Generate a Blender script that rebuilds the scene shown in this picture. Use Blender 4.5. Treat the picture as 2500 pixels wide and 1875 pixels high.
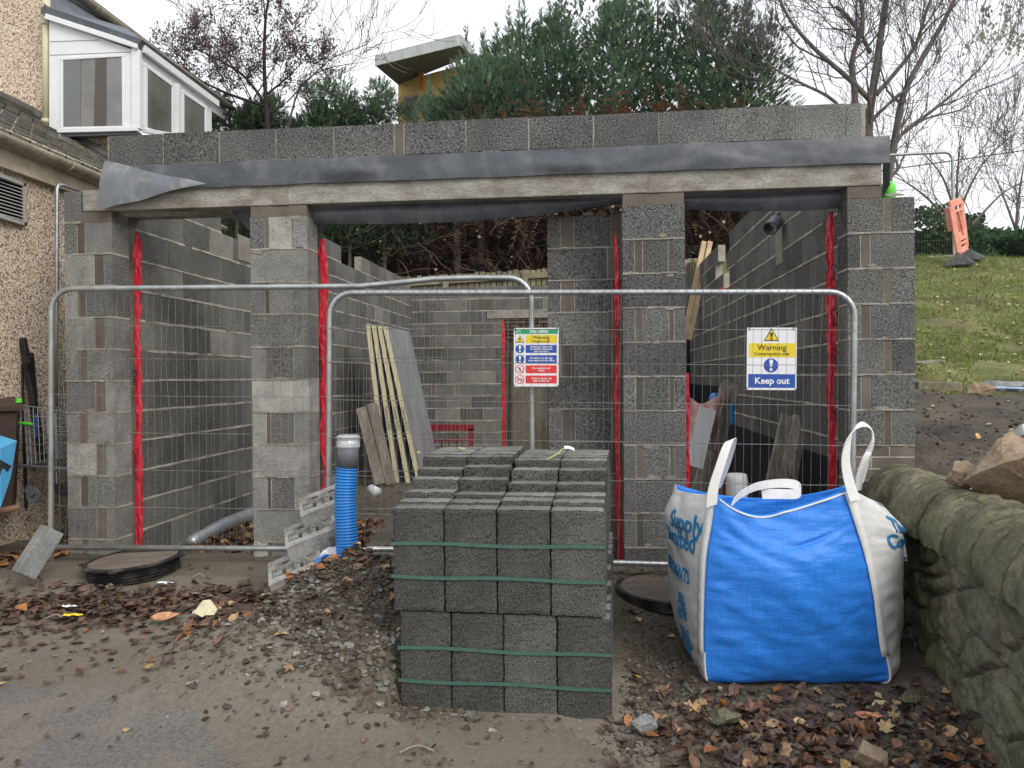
import bpy, bmesh, math, random
from mathutils import Vector, Matrix, noise
random.seed(7)
R = math.radians
sc = bpy.context.scene
for o in list(bpy.data.objects): bpy.data.objects.remove(o)
col = sc.collection
# ---------------------------------------------------------------- camera
EYE = 1.5
cd = bpy.data.cameras.new('camera'); cam = bpy.data.objects.new('camera', cd); col.objects.link(cam)
cd.sensor_width = 36; cd.lens = 27.07; cd.clip_end = 2000; cd.clip_start = .05
CM = Matrix.Rotation(R(89.51), 4, 'X') @ Matrix.Rotation(R(-.47), 4, 'Z')
cam.matrix_world = Matrix.Translation((0, 0, EYE)) @ CM
sc.camera = cam
# ---------------------------------------------------------------- sky and sun (overcast)
w = bpy.data.worlds.new('World'); sc.world = w; w.use_nodes = True
nt = w.node_tree; bg = nt.nodes['Background']
sky = nt.nodes.new('ShaderNodeTexSky'); sky.sky_type = 'NISHITA'; sky.sun_disc = False
sky.sun_elevation = R(38); sky.sun_rotation = R(142); sky.dust_density = 6; sky.air_density = 1.5
mx = nt.nodes.new('ShaderNodeMixRGB'); mx.inputs[0].default_value = .9
tcw = nt.nodes.new('ShaderNodeTexCoord'); nzw = nt.nodes.new('ShaderNodeTexNoise')
nzw.inputs['Scale'].default_value = 2.2; nzw.inputs['Detail'].default_value = 5
rw = nt.nodes.new('ShaderNodeValToRGB')
rw.color_ramp.elements[0].position = .3; rw.color_ramp.elements[0].color = (8.3, 8.7, 9.4, 1)
rw.color_ramp.elements[1].position = .65; rw.color_ramp.elements[1].color = (9.7, 9.8, 10.0, 1)
nt.links.new(tcw.outputs['Generated'], nzw.inputs['Vector']); nt.links.new(nzw.outputs[0], rw.inputs[0])
nt.links.new(sky.outputs[0], mx.inputs[1]); nt.links.new(rw.outputs[0], mx.inputs[2])
nt.links.new(mx.outputs[0], bg.inputs[0]); bg.inputs[1].default_value = .1
sd = bpy.data.lights.new('sun', 'SUN'); sd.energy = 1.4; sd.angle = R(30); sd.color = (1, .97, .93)
so = bpy.data.objects.new('sun', sd); col.objects.link(so); so.rotation_euler = (R(50), 0, R(38))
sc.view_settings.view_transform = 'Standard'; sc.view_settings.look = 'None'
sc.view_settings.exposure = 0.42; sc.view_settings.gamma = 1

# ---------------------------------------------------------------- helpers
C3 = CM.to_3x3()
def at(px, py, D):
    r = C3 @ Vector(((px-1250)/1880, -(py-937.5)/1880, -1))
    return Vector((0, 0, EYE)) + r*(D/r.y)
TH = R(6.1); OX, OY = -3.174, 5.485
def W(u, v, z): return Vector((OX+u*math.cos(TH)+v*math.sin(TH), OY-u*math.sin(TH)+v*math.cos(TH), EYE+z))
def nz(x, y=0, z=0): return noise.noise(Vector((x, y, z)))
def ss(a, b, x):
    t = max(0, min(1, (x-a)/(b-a))); return t*t*(3-2*t)
def V(*a): return Vector(a)
def frange(a, b, st):
    n = max(1, int(round((b-a)/st))); return [a+(b-a)*i/n for i in range(n+1)]

class MB:
    def __init__(s): s.v = []; s.f = []; s.m = []; s.t = []; s.b = []; s.c = []; s.hascol = False
    def add(s, vs, fs, m=0, t=.5, b=0, c=None):
        n = len(s.v); s.v += [tuple(p) for p in vs]; s.f += [tuple(i+n for i in f) for f in fs]; s.m += [m]*len(fs)
        s.t += [t]*len(vs); s.b += [b]*len(vs)
        if c is not None: s.hascol = True
        s.c += [c or (1, 1, 1)]*len(vs)
    def box(s, pa, pb, **k):
        x0, y0, z0 = pa; x1, y1, z1 = pb
        s.add([(x0,y0,z0),(x1,y0,z0),(x1,y1,z0),(x0,y1,z0),(x0,y0,z1),(x1,y0,z1),(x1,y1,z1),(x0,y1,z1)],
              [(0,3,2,1),(4,5,6,7),(0,1,5,4),(1,2,6,5),(2,3,7,6),(3,0,4,7)], **k)
    def obox(s, M, pa, pb, **k):
        n = len(s.v); s.box(pa, pb, **k)
        for i in range(n, len(s.v)): s.v[i] = tuple(M @ Vector(s.v[i]))
    def beam(s, p, q, wd, th, up=(0,0,1), roll=0, **k):
        p = Vector(p); q = Vector(q); d = (q-p); L = d.length; d.normalize()
        x = d.cross(Vector(up)); 
        if x.length < 1e-4: x = d.cross(Vector((0,1,0)))
        x.normalize(); y = x.cross(d)
        if roll:
            x, y = x*math.cos(roll)+y*math.sin(roll), y*math.cos(roll)-x*math.sin(roll)
        M = Matrix((( x.x, y.x, d.x, p.x),(x.y, y.y, d.y, p.y),(x.z, y.z, d.z, p.z),(0,0,0,1)))
        s.obox(M, (-wd/2,-th/2,0), (wd/2,th/2,L), **k)
    def tube(s, pts, r, n=8, closed=False, cap=True, **k):
        P = [Vector(p) for p in pts]; N = len(P)
        rr = r if isinstance(r, (list, tuple)) else [r]*N
        vs = []; prev = None
        for i in range(N):
            if closed: d = P[(i+1)%N]-P[i-1]
            else: d = P[min(i+1,N-1)]-P[max(i-1,0)]
            if d.length < 1e-9: d = Vector((0,0,1))
            d.normalize()
            if prev is None:
                a = Vector((0,0,1)) if abs(d.z) < .9 else Vector((1,0,0)); x = d.cross(a).normalized()
            else:
                x = prev - d*prev.dot(d)
                x = x.normalized() if x.length > 1e-6 else prev
            prev = x; y = d.cross(x)
            for j in range(n):
                a = 2*math.pi*j/n; vs.append(P[i]+(x*math.cos(a)+y*math.sin(a))*rr[i])
        fs = []
        for i in range(N if closed else N-1):
            for j in range(n):
                a = i*n+j; b2 = i*n+(j+1)%n; i2 = (i+1)%N
                fs.append((a, b2, i2*n+(j+1)%n, i2*n+j))
        if cap and not closed:
            fs.append(tuple(range(n-1,-1,-1))); fs.append(tuple((N-1)*n+j for j in range(n)))
        s.add(vs, fs, **k)
    def lathe(s, c, prof, n=32, axis=None, **k):
        vs = []; fs = []; m = len(prof)
        M = axis or Matrix.Identity(3); c = Vector(c)
        for i in range(n):
            a = 2*math.pi*i/n
            for r, z in prof: vs.append(c + M @ Vector((r*math.cos(a), r*math.sin(a), z)))
        for i in range(n):
            j = (i+1) % n
            for q in range(m-1): fs.append((i*m+q, j*m+q, j*m+q+1, i*m+q+1))
        s.add(vs, fs, **k)
    def grid(s, fn, nu, nv, closed=False, **k):
        vs = [fn(i/nu, j/nv) for i in range(nu+1) for j in range(nv+1)]
        fs = [(i*(nv+1)+j, (i+1)*(nv+1)+j, (i+1)*(nv+1)+j+1, i*(nv+1)+j+1) for i in range(nu) for j in range(nv)]
        s.add(vs, fs, **k)
    def ribbon(s, pts, wv, th=.004, **k):
        P = smooth_path(pts, 4); N = len(P)
        Wv = [Vector(x) for x in wv] if isinstance(wv[0], (list, tuple, Vector)) else [Vector(wv)]*2
        vs = []
        for i in range(N):
            f = i/(N-1)*(len(Wv)-1); a = int(min(f, len(Wv)-2)); w_ = Wv[a].lerp(Wv[a+1], f-a)
            d = (P[min(i+1,N-1)]-P[max(i-1,0)]).normalized(); nn = d.cross(w_).normalized()*th/2
            vs += [P[i]-w_/2-nn, P[i]+w_/2-nn, P[i]+w_/2+nn, P[i]-w_/2+nn]
        fs = [(i*4+j, i*4+(j+1)%4, i*4+4+(j+1)%4, i*4+4+j) for i in range(N-1) for j in range(4)]
        fs += [(3,2,1,0), tuple((N-1)*4+j for j in range(4))]
        s.add(vs, fs, **k)
    def build(s, name, mats, parent=None, smooth=False, loc=None, bevel=0):
        me = bpy.data.meshes.new(name); me.from_pydata(s.v, [], s.f); 
        if not isinstance(mats, (list, tuple)): mats = [mats]
        for m in mats: me.materials.append(m)
        me.polygons.foreach_set('material_index', s.m)
        a = me.attributes.new('tint', 'FLOAT', 'POINT'); a.data.foreach_set('value', s.t)
        a = me.attributes.new('bloom', 'FLOAT', 'POINT'); a.data.foreach_set('value', s.b)
        if s.hascol:
            a = me.attributes.new('col', 'FLOAT_VECTOR', 'POINT'); a.data.foreach_set('vector', [q for c in s.c for q in c])
        if smooth: me.polygons.foreach_set('use_smooth', [True]*len(me.polygons))
        me.update()
        o = bpy.data.objects.new(name, me); col.objects.link(o)
        if parent: o.parent = parent
        if loc: o.location = loc
        if bevel:
            bm_ = o.modifiers.new('bevel', 'BEVEL'); bm_.width = bevel; bm_.segments = 2; bm_.limit_method = 'ANGLE'
        return o
def smooth_path(pts, k=4):
    P = [Vector(p) for p in pts]
    if len(P) < 3: return P
    out = []
    for i in range(len(P)-1):
        p0 = P[max(i-1,0)]; p1 = P[i]; p2 = P[i+1]; p3 = P[min(i+2,len(P)-1)]
        for j in range(k):
            t = j/k
            out.append(.5*((2*p1)+(p2-p0)*t+(2*p0-5*p1+4*p2-p3)*t*t+(3*p1-p0-3*p2+p3)*t**3))
    out.append(P[-1]); return out
def tag(o, label=None, cat=None, group=None, kind=None):
    if label: o['label'] = label
    if cat: o['category'] = cat
    if group: o['group'] = group
    if kind: o['kind'] = kind
    return o
def empty(name, loc, label=None, cat=None, group=None, rz=0, M=None):
    o = bpy.data.objects.new(name, None); col.objects.link(o); o.empty_display_size = .1
    if M is not None: o.matrix_world = M
    else: o.location = loc; o.rotation_euler = (0, 0, rz)
    return tag(o, label, cat, group)

# ---------------------------------------------------------------- materials
def mat(name, c1, c2=None, s1=3, speck=None, fine=(60, .25), rough=.85, metal=0, bump=(60, .3, 2), tint=1.0,
        usecol=False, bloomc=None, spec=.3, vor=None, trans=0, alpha=1, dirt=None, ss_=0, stretch=None, blend=None):
    m = bpy.data.materials.new(name); m.use_nodes = True; t = m.node_tree; N = t.nodes; L = t.links
    p = N['Principled BSDF']; p.inputs['Roughness'].default_value = rough; p.inputs['Metallic'].default_value = metal
    p.inputs['Specular IOR Level'].default_value = spec
    tc = N.new('ShaderNodeTexCoord'); co = tc.outputs['Object']
    if stretch:
        mp = N.new('ShaderNodeMapping'); mp.inputs['Scale'].default_value = stretch; L.new(co, mp.inputs[0]); co = mp.outputs[0]
    def no(scale, det=3, rgh=.6):
        n = N.new('ShaderNodeTexNoise'); n.inputs['Scale'].default_value = scale; n.inputs['Detail'].default_value = det
        n.inputs['Roughness'].default_value = rgh; L.new(co, n.inputs['Vector']); return n.outputs[0]
    def ramp(x, stops):
        r = N.new('ShaderNodeValToRGB'); e = r.color_ramp.elements
        while len(e) < len(stops): e.new(.5)
        for i, (ps, c) in enumerate(stops):
            e[i].position = ps; e[i].color = (*(c if isinstance(c, (tuple, list)) else (c, c, c)), 1)
        L.new(x, r.inputs[0]); return r.outputs[0]
    def mix(a, b, f, mode='MIX'):
        x = N.new('ShaderNodeMixRGB'); x.blend_type = mode
        for i, q in enumerate((f, a, b)):
            if hasattr(q, 'node'): L.new(q, x.inputs[i])
            else: x.inputs[i].default_value = q if i == 0 else (*q, 1)
        return x.outputs[0]
    def att(nm, o='Fac'):
        a = N.new('ShaderNodeAttribute'); a.attribute_name = nm; return a.outputs[o]
    def mth(op, a, b):
        x = N.new('ShaderNodeMath'); x.operation = op
        for i, q in enumerate((a, b)):
            if hasattr(q, 'node'): L.new(q, x.inputs[i])
            else: x.inputs[i].default_value = q
        return x.outputs[0]
    if usecol: c = att('col', 'Vector')
    elif c2: c = ramp(no(s1, 5), [(.35, c1), (.65, c2)])
    else:
        r_ = N.new('ShaderNodeRGB'); r_.outputs[0].default_value = (*c1, 1); c = r_.outputs[0]
    vd = None
    if vor:   # pebble / aggregate: (scale, dark, light, colours)
        vn = N.new('ShaderNodeTexVoronoi'); vn.inputs['Scale'].default_value = vor[0]; L.new(co, vn.inputs['Vector'])
        sep = N.new('ShaderNodeSeparateColor'); L.new(vn.outputs['Color'], sep.inputs[0])
        c = mix(c, ramp(sep.outputs[0], vor[1]), vor[2]); vd = vn.outputs['Distance']
    if speck: c = mix(c, ramp(no(speck[0], 2), speck[2]), speck[1], 'MULTIPLY')
    if fine: c = mix(c, ramp(no(fine[0], 4, .7), [(.3, 1-fine[1]), (.7, 1+fine[1])]), 1, 'MULTIPLY')
    if blend:
        c = mix(c, mix(blend, ramp(no(38, 5, .7), [(.3, .72), (.7, 1.2)]), 1, 'MULTIPLY'), ramp(mth('ADD', mth('MULTIPLY', att('bloom'), 1.4), mth('MULTIPLY', no(3.5, 5, .65), 1.2)), [(.80, 0.), (1.15, 1.)]))
    if bloomc:
        bf = mth('MULTIPLY', att('bloom'), ramp(no(6, 6, .75), [(.3, .25), (.7, 1.)]))
        c = mix(c, bloomc, bf)
    if dirt: c = mix(c, dirt[1], mth('MULTIPLY', ramp(no(dirt[0], 6, .65), [(.48, 0.), (.66, 1.)]), dirt[2]))
    if tint:
        tt = mth('ADD', mth('MULTIPLY', att('tint'), 2*tint), 1-tint)
        cb = N.new('ShaderNodeCombineColor'); [L.new(tt, cb.inputs[i]) for i in range(3)]
        c = mix(c, cb.outputs[0], 1, 'MULTIPLY')
    L.new(c, p.inputs['Base Color'])
    if bump:
        bn = N.new('ShaderNodeBump'); bn.inputs['Strength'].default_value = bump[1]; bn.inputs['Distance'].default_value = .01
        h = no(bump[0], bump[2], .65)
        if vd is not None: h = mth('ADD', h, mth('MULTIPLY', vd, -1.2))
        L.new(h, bn.inputs['Height']); L.new(bn.outputs[0], p.inputs['Normal'])
    if trans: p.inputs['Transmission Weight'].default_value = trans
    if alpha < 1: p.inputs['Alpha'].default_value = alpha
    if ss_: p.inputs['Subsurface Weight'].default_value = ss_
    return m
T = {}
blk_sp = (95, 1., [(.35, .15), (.44, .78), (.6, 1.1), (.7, 2.0)])
T['block'] = mat('dense_concrete_block', (.105,.107,.105), (.165,.163,.156), 2.5, speck=blk_sp, fine=(220,.35), rough=.95, bump=(95,1.,3), tint=.8, bloomc=(.52,.51,.46), spec=.15)
T['block_side'] = mat('inner_block', (.115,.114,.107), (.175,.171,.158), 2.5, speck=(85,.8,blk_sp[2]), fine=(200,.25), rough=.95, bump=(95,.8,3), tint=.8, bloomc=(.3,.29,.25), spec=.15)
T['new_block'] = mat('new_concrete_block', (.08,.081,.075), (.108,.108,.10), 4, speck=(125, 1., [(.34, .15), (.42, .78), (.6, 1.08), (.76, 1.8)]), fine=(280,.35), rough=.95, bump=(105,.9,3), tint=.8, bloomc=(.30,.30,.28), spec=.15, dirt=(3.5,(.17,.16,.14),.35))
T['mortar'] = mat('mortar', (.27,.245,.205), (.42,.39,.335), 6, fine=(80,.25), rough=.95, bump=(60,.6,4), tint=.8)
T['brick_slip'] = mat('concrete_brick', (.135,.115,.095), (.19,.165,.14), 6, fine=(120,.2), rough=.95, bump=(90,.5,3), tint=.8)
T['lintel'] = mat('precast_lintel', (.23,.215,.185), (.38,.365,.325), 5, fine=(45,.3), rough=.9, bump=(40,.6,5), tint=.8, stretch=(1,1,2.5), dirt=(3,(.12,.09,.065),.6))
T['sheet'] = mat('damp_proof_sheet', (.052,.058,.068), (.085,.094,.108), 3, fine=(30,.15), rough=.42, bump=(25,.15,3), spec=.5, dirt=(5,(.22,.22,.22),.35))
T['sheet_light'] = mat('sheet_underside', (.14,.155,.175), (.2,.215,.235), 4, fine=(30,.1), rough=.4, bump=(25,.15,3), spec=.5, dirt=(6,(.42,.41,.38),.6))
T['red_strip'] = mat('red_cavity_strip', (.5,.014,.03), (.66,.03,.05), 8, fine=(20,.15), rough=.3, bump=(18,.6,3), spec=.5)
T['soil'] = mat('wet_soil', (.075,.061,.045), (.14,.118,.088), 2.2, speck=(45,.8,[(.35,.5),(.5,1.),(.7,1.5)]), fine=(170,.4), rough=.75, bump=(70,1.,6), tint=.8, spec=.35, dirt=(1.4,(.17,.148,.115),.5), blend=(.165,.143,.112))
T['road'] = mat('worn_asphalt', (.13,.121,.109), (.17,.157,.140), 1.6, speck=(60,.6,[(.38,.6),(.5,1.),(.66,1.25)]), fine=(260,.45), rough=.6, bump=(110,.7,4), tint=0, spec=.4, dirt=(1.6,(.20,.172,.135),.75), blend=(.165,.143,.112))
T['grass_ground'] = mat('grass_soil', (.12,.13,.045), (.2,.21,.08), 2.5, fine=(40,.4), rough=.95, bump=(30,.8,4), dirt=(1.6,(.14,.11,.075),.7))
T['stone'] = mat('mossy_sandstone', (.095,.09,.054), (.20,.182,.128), 5, speck=(28,.7,[(.3,.6),(.5,1.),(.7,1.35)]), fine=(90,.35), rough=.95, bump=(30,1.,8), tint=.8, dirt=(2.6,(.085,.10,.042),.75))
T['boulder'] = mat('red_sandstone', (.25,.215,.145), (.34,.22,.155), 3, fine=(40,.3), rough=.9, bump=(25,.9,5), tint=.8, dirt=(3,(.12,.12,.06),.5))
T['dash'] = mat('pebble_dash', (.6,.48,.36), None, vor=(85,[(.08,(.12,.085,.06)),(.3,(.5,.36,.25)),(.6,(.72,.58,.44)),(.9,(.85,.77,.65))],.9), fine=(20,.12), rough=.9, bump=(80,.5,2), tint=0, dirt=(1.2,(.5,.38,.27),.2))
T['tiles'] = mat('old_roof_tiles', (.085,.078,.07), (.15,.14,.125), 6, fine=(30,.3), rough=.9, bump=(30,.7,4), tint=.8, dirt=(4,(.10,.105,.05),.8))
T['slate'] = mat('slate', (.09,.10,.118), (.13,.145,.165), 5, fine=(30,.15), rough=.6, bump=(20,.3,3))
T['gutter'] = mat('weathered_gutter', (.25,.21,.15), (.38,.33,.25), 4, fine=(30,.3), rough=.7, bump=(20,.3,3))
T['fascia'] = mat('timber_fascia', (.42,.36,.26), (.52,.45,.34), 4, fine=(20,.2), rough=.8, bump=None)
T['upvc'] = mat('white_upvc', (.72,.73,.74), None, fine=(6,.04), rough=.35, bump=None, tint=0, spec=.5)
T['cream'] = mat('cream_plastic', (.62,.56,.38), None, fine=(6,.06), rough=.4, bump=None, tint=0)
T['glass'] = mat('painted_reflection_glass', (.11,.105,.095), (.22,.22,.205), 1.2, fine=None, rough=.05, bump=None, tint=0, spec=.8)  # opaque panes; the paler mottling is reflection put into the colour
T['room'] = mat('room_interior', (.12,.10,.09), (.3,.15,.09), .9, fine=None, rough=.8, bump=None, tint=0)
T['galv'] = mat('galvanised_steel', (.36,.38,.38), (.5,.52,.52), 12, fine=(60,.15), rough=.42, metal=.75, bump=None, tint=.5, dirt=(8,(.28,.26,.22),.4))
T['wire'] = mat('fence_wire', (.17,.165,.155), (.3,.295,.28), 20, fine=None, rough=.5, metal=.4, bump=None, tint=.5)
T['greypipe'] = mat('grey_plastic_pipe', (.13,.14,.155), None, fine=(10,.15), rough=.45, bump=None, tint=0)
T['vent'] = mat('vent_metal', (.42,.42,.40), None, fine=(20,.1), rough=.5, bump=None, tint=0)
T['black'] = mat('black_plastic', (.018,.018,.02), None, fine=(20,.2), rough=.5, bump=(30,.2,3), tint=0, dirt=(8,(.12,.105,.085),.7))
T['dark_fill'] = mat('painted_dark_fill', (.008,.008,.008), None, fine=None, rough=.9, bump=None, tint=0)
T['bitumen'] = mat('bitumen_paint', (.004,.006,.012), (.008,.012,.022), 4, fine=(30,.3), rough=.45, bump=(95,.6,3), tint=0)
T['white'] = mat('white_plastic', (.74,.75,.76), None, fine=(6,.05), rough=.4, bump=None, tint=0)
T['signwhite'] = mat('sign_white', (.8,.8,.8), None, fine=(3,.03), rough=.35, bump=None, tint=0)
def flat(n, c, r=.45): return mat(n, c, None, fine=(8,.05), rough=r, bump=None, tint=0)
T['s_green'] = flat('sign_green', (.03,.32,.14)); T['s_yellow'] = flat('sign_yellow', (.78,.60,.04))
T['s_blue'] = flat('sign_blue', (.03,.09,.38)); T['s_red'] = flat('sign_red', (.72,.05,.05)); T['ink'] = flat('sign_black', (.01,.01,.01))
T['s_white'] = flat('sign_letter_white', (.8,.8,.8))
T['blue_pipe'] = mat('blue_duct', (.015,.21,.62), None, fine=(10,.12), rough=.35, bump=None, tint=0, spec=.5, dirt=(7,(.10,.18,.3),.35))
T['tape'] = mat('silver_tape', (.45,.46,.48), (.62,.63,.64), 14, fine=None, rough=.3, metal=.3, bump=(22,.8,3), tint=0)
T['bag_blue'] = mat('woven_blue_sack', (.025,.20,.70), (.03,.22,.74), 5, fine=(30,.08), rough=.45, bump=(13,.45,5), tint=0, stretch=(1,1,3.2), spec=.4)
T['bag_white'] = mat('woven_white_sack', (.6,.6,.59), (.70,.70,.69), 5, fine=(40,.06), rough=.65, bump=(12,.4,4), tint=0, stretch=(1,1,2), dirt=(4,(.42,.41,.38),.4))
def streaks(m, sc3, amt):
    t = m.node_tree; p = t.nodes['Principled BSDF']; src = p.inputs['Base Color'].links[0].from_socket
    tc = t.nodes.new('ShaderNodeTexCoord'); mp = t.nodes.new('ShaderNodeMapping'); mp.inputs['Scale'].default_value = sc3; n = t.nodes.new('ShaderNodeTexNoise'); n.inputs['Scale'].default_value = 1; n.inputs['Detail'].default_value = 4
    r = t.nodes.new('ShaderNodeValToRGB'); r.color_ramp.elements[0].position = .35; r.color_ramp.elements[0].color = (1-amt,)*3+(1,); r.color_ramp.elements[1].position = .68; r.color_ramp.elements[1].color = (1+amt*1.6,)*3+(1,)
    x = t.nodes.new('ShaderNodeMixRGB'); x.blend_type = 'MULTIPLY'; x.inputs[0].default_value = 1
    for a, b in ((tc.outputs['Object'], mp.inputs[0]), (mp.outputs[0], n.inputs['Vector']), (n.outputs[0], r.inputs[0]), (src, x.inputs[1]), (r.outputs[0], x.inputs[2]), (x.outputs[0], p.inputs['Base Color'])): t.links.new(a, b)
streaks(T['bag_blue'], (120, 120, 2), .07)
T['strap'] = mat('white_webbing', (.68,.68,.66), (.76,.76,.74), 5, fine=(30,.05), rough=.7, bump=(40,.15,2), tint=0, dirt=(9,(.5,.48,.42),.3))
T['bag_print'] = flat('blue_bag_print', (.03,.22,.47), .6)
T['green_strap'] = mat('green_strapping', (.06,.13,.10), None, fine=(20,.15), rough=.35, bump=None, tint=0, spec=.5)
T['wood'] = mat('weathered_timber', (.19,.165,.135), (.32,.285,.235), 5, fine=(40,.3), rough=.9, bump=(30,.5,4), tint=.8, stretch=(1,1,.25))
T['pale_wood'] = mat('fresh_timber', (.45,.33,.19), (.6,.47,.3), 5, fine=(30,.15), rough=.8, bump=None, tint=.8)
T['fence_wood'] = mat('mossy_fence_timber', (.17,.15,.105), (.29,.255,.19), 3, fine=(30,.3), rough=.9, bump=(20,.5,4), tint=.8, dirt=(1.5,(.19,.205,.09),.55))
T['foam'] = mat('insulation_foam', (.66,.58,.33), (.74,.67,.45), 8, fine=(30,.1), rough=.8, bump=None, tint=.5)
T['foil'] = mat('foil_facing', (.36,.385,.41), (.5,.53,.56), 4, fine=(12,.1), rough=.35, metal=.5, bump=(6,.15,3), tint=.5, stretch=(1,1,.3))
T['redmetal'] = mat('red_painted_steel', (.22,.012,.02), None, fine=(20,.2), rough=.5, bump=None, tint=0)
T['oldbrick'] = None
T['bin_brown'] = mat('brown_wheelie_plastic', (.05,.03,.026), None, fine=(20,.2), rough=.5, bump=None, tint=0)
T['sky_blue_box'] = mat('light_blue_plastic', (.10,.42,.72), None, fine=(8,.08), rough=.5, bump=None, tint=0)
T['box_grey'] = flat('dark_grey_patch', (.05,.055,.06))
T['lime'] = flat('lime_green_plastic', (.12,.62,.05))
T['chrome'] = mat('trolley_wire', (.42,.43,.44), None, fine=None, rough=.35, metal=.8, bump=None, tint=0)
T['iron'] = mat('black_iron', (.014,.014,.015), None, fine=(30,.3), rough=.55, bump=(30,.3,3), tint=0, dirt=(10,(.07,.04,.025),.5))
T['concrete'] = mat('cast_concrete', (.28,.275,.26), (.42,.41,.39), 7, fine=(70,.2), rough=.95, bump=(60,.5,4), tint=.8, dirt=(6,(.09,.08,.065),.8))
T['agg'] = mat('exposed_aggregate', (.08,.078,.07), (.3,.29,.27), 30, fine=(120,.3), rough=.95, bump=(50,1,4), tint=.5)
T['slabconc'] = mat('dark_concrete', (.19,.195,.19), (.27,.275,.265), 7, fine=(70,.25), rough=.95, bump=(60,.6,4), tint=.8)
T['orange'] = mat('faded_orange_plastic', (.72,.26,.18), (.8,.36,.27), 4, fine=(10,.08), rough=.5, bump=None, tint=0)
def leafy(m, f):
    t = m.node_tree; p = t.nodes['Principled BSDF']; out = [n for n in t.nodes if n.type == 'OUTPUT_MATERIAL'][0]
    tr_ = t.nodes.new('ShaderNodeBsdfTranslucent'); t.links.new(p.inputs['Base Color'].links[0].from_socket, tr_.inputs[0]); mx_ = t.nodes.new('ShaderNodeMixShader'); mx_.inputs[0].default_value = f
    t.links.new(p.outputs[0], mx_.inputs[1]); t.links.new(tr_.outputs[0], mx_.inputs[2]); t.links.new(mx_.outputs[0], out.inputs[0])
T['foliage'] = mat('conifer_foliage', (1,1,1), usecol=True, fine=(1.2,.3), rough=.8, bump=None, tint=0, spec=.2)
leafy(T['foliage'], .5)
T['leafmat'] = mat('dead_leaves', (1,1,1), usecol=True, fine=(45,.5), rough=.5, bump=(40,.3,3), tint=0, spec=.3)
T['bark'] = mat('bark', (.12,.105,.095), (.20,.18,.16), 8, fine=(40,.3), rough=.95, bump=(30,.8,4), tint=.8)
T['twig'] = mat('twig_bark', (.12,.10,.105), (.18,.155,.155), 8, fine=None, rough=.95, bump=None, tint=.8)
T['stones'] = mat('gravel_stones', (1,1,1), usecol=True, fine=(60,.3), rough=.85, bump=(50,.5,4), tint=0)
T['hrender'] = mat('yellow_render', (.55,.40,.16), (.62,.46,.2), 3, fine=(10,.1), rough=.9, bump=None, tint=0)
T['roofgrey'] = mat('grey_metal_fascia', (.33,.35,.35), (.42,.44,.44), 2, fine=(5,.15), rough=.6, bump=None, tint=0, stretch=(3,3,.5))
T['soffit'] = mat('dark_soffit', (.075,.075,.09), None, fine=(5,.15), rough=.8, bump=None, tint=0)
T['orangewood'] = flat('orange_timber_post', (.5,.17,.05))
def brickmat():
    m = bpy.data.materials.new('old_red_brick'); m.use_nodes = True; t = m.node_tree; p = t.nodes['Principled BSDF']
    b = t.nodes.new('ShaderNodeTexBrick'); tc = t.nodes.new('ShaderNodeTexCoord'); mp = t.nodes.new('ShaderNodeMapping')
    mp.inputs['Rotation'].default_value = (R(90), 0, 0); n = t.nodes.new('ShaderNodeTexNoise'); n.inputs['Scale'].default_value = 9
    b.inputs['Color1'].default_value = (.22,.13,.10,1); b.inputs['Color2'].default_value = (.42,.30,.20,1); b.inputs['Mortar'].default_value = (.05,.045,.04,1)
    b.inputs['Scale'].default_value = 1; b.inputs['Brick Width'].default_value = .22; b.inputs['Row Height'].default_value = .075; b.inputs['Mortar Size'].default_value = .014
    x = t.nodes.new('ShaderNodeMixRGB'); x.blend_type = 'MULTIPLY'; x.inputs[0].default_value = .7
    t.links.new(tc.outputs['Object'], mp.inputs[0]); t.links.new(mp.outputs[0], b.inputs['Vector']); t.links.new(b.outputs[0], x.inputs[1])
    t.links.new(n.outputs[0], x.inputs[2]); t.links.new(x.outputs[0], p.inputs['Base Color']); p.inputs['Roughness'].default_value = .95
    return m
T['oldbrick'] = brickmat()

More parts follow.
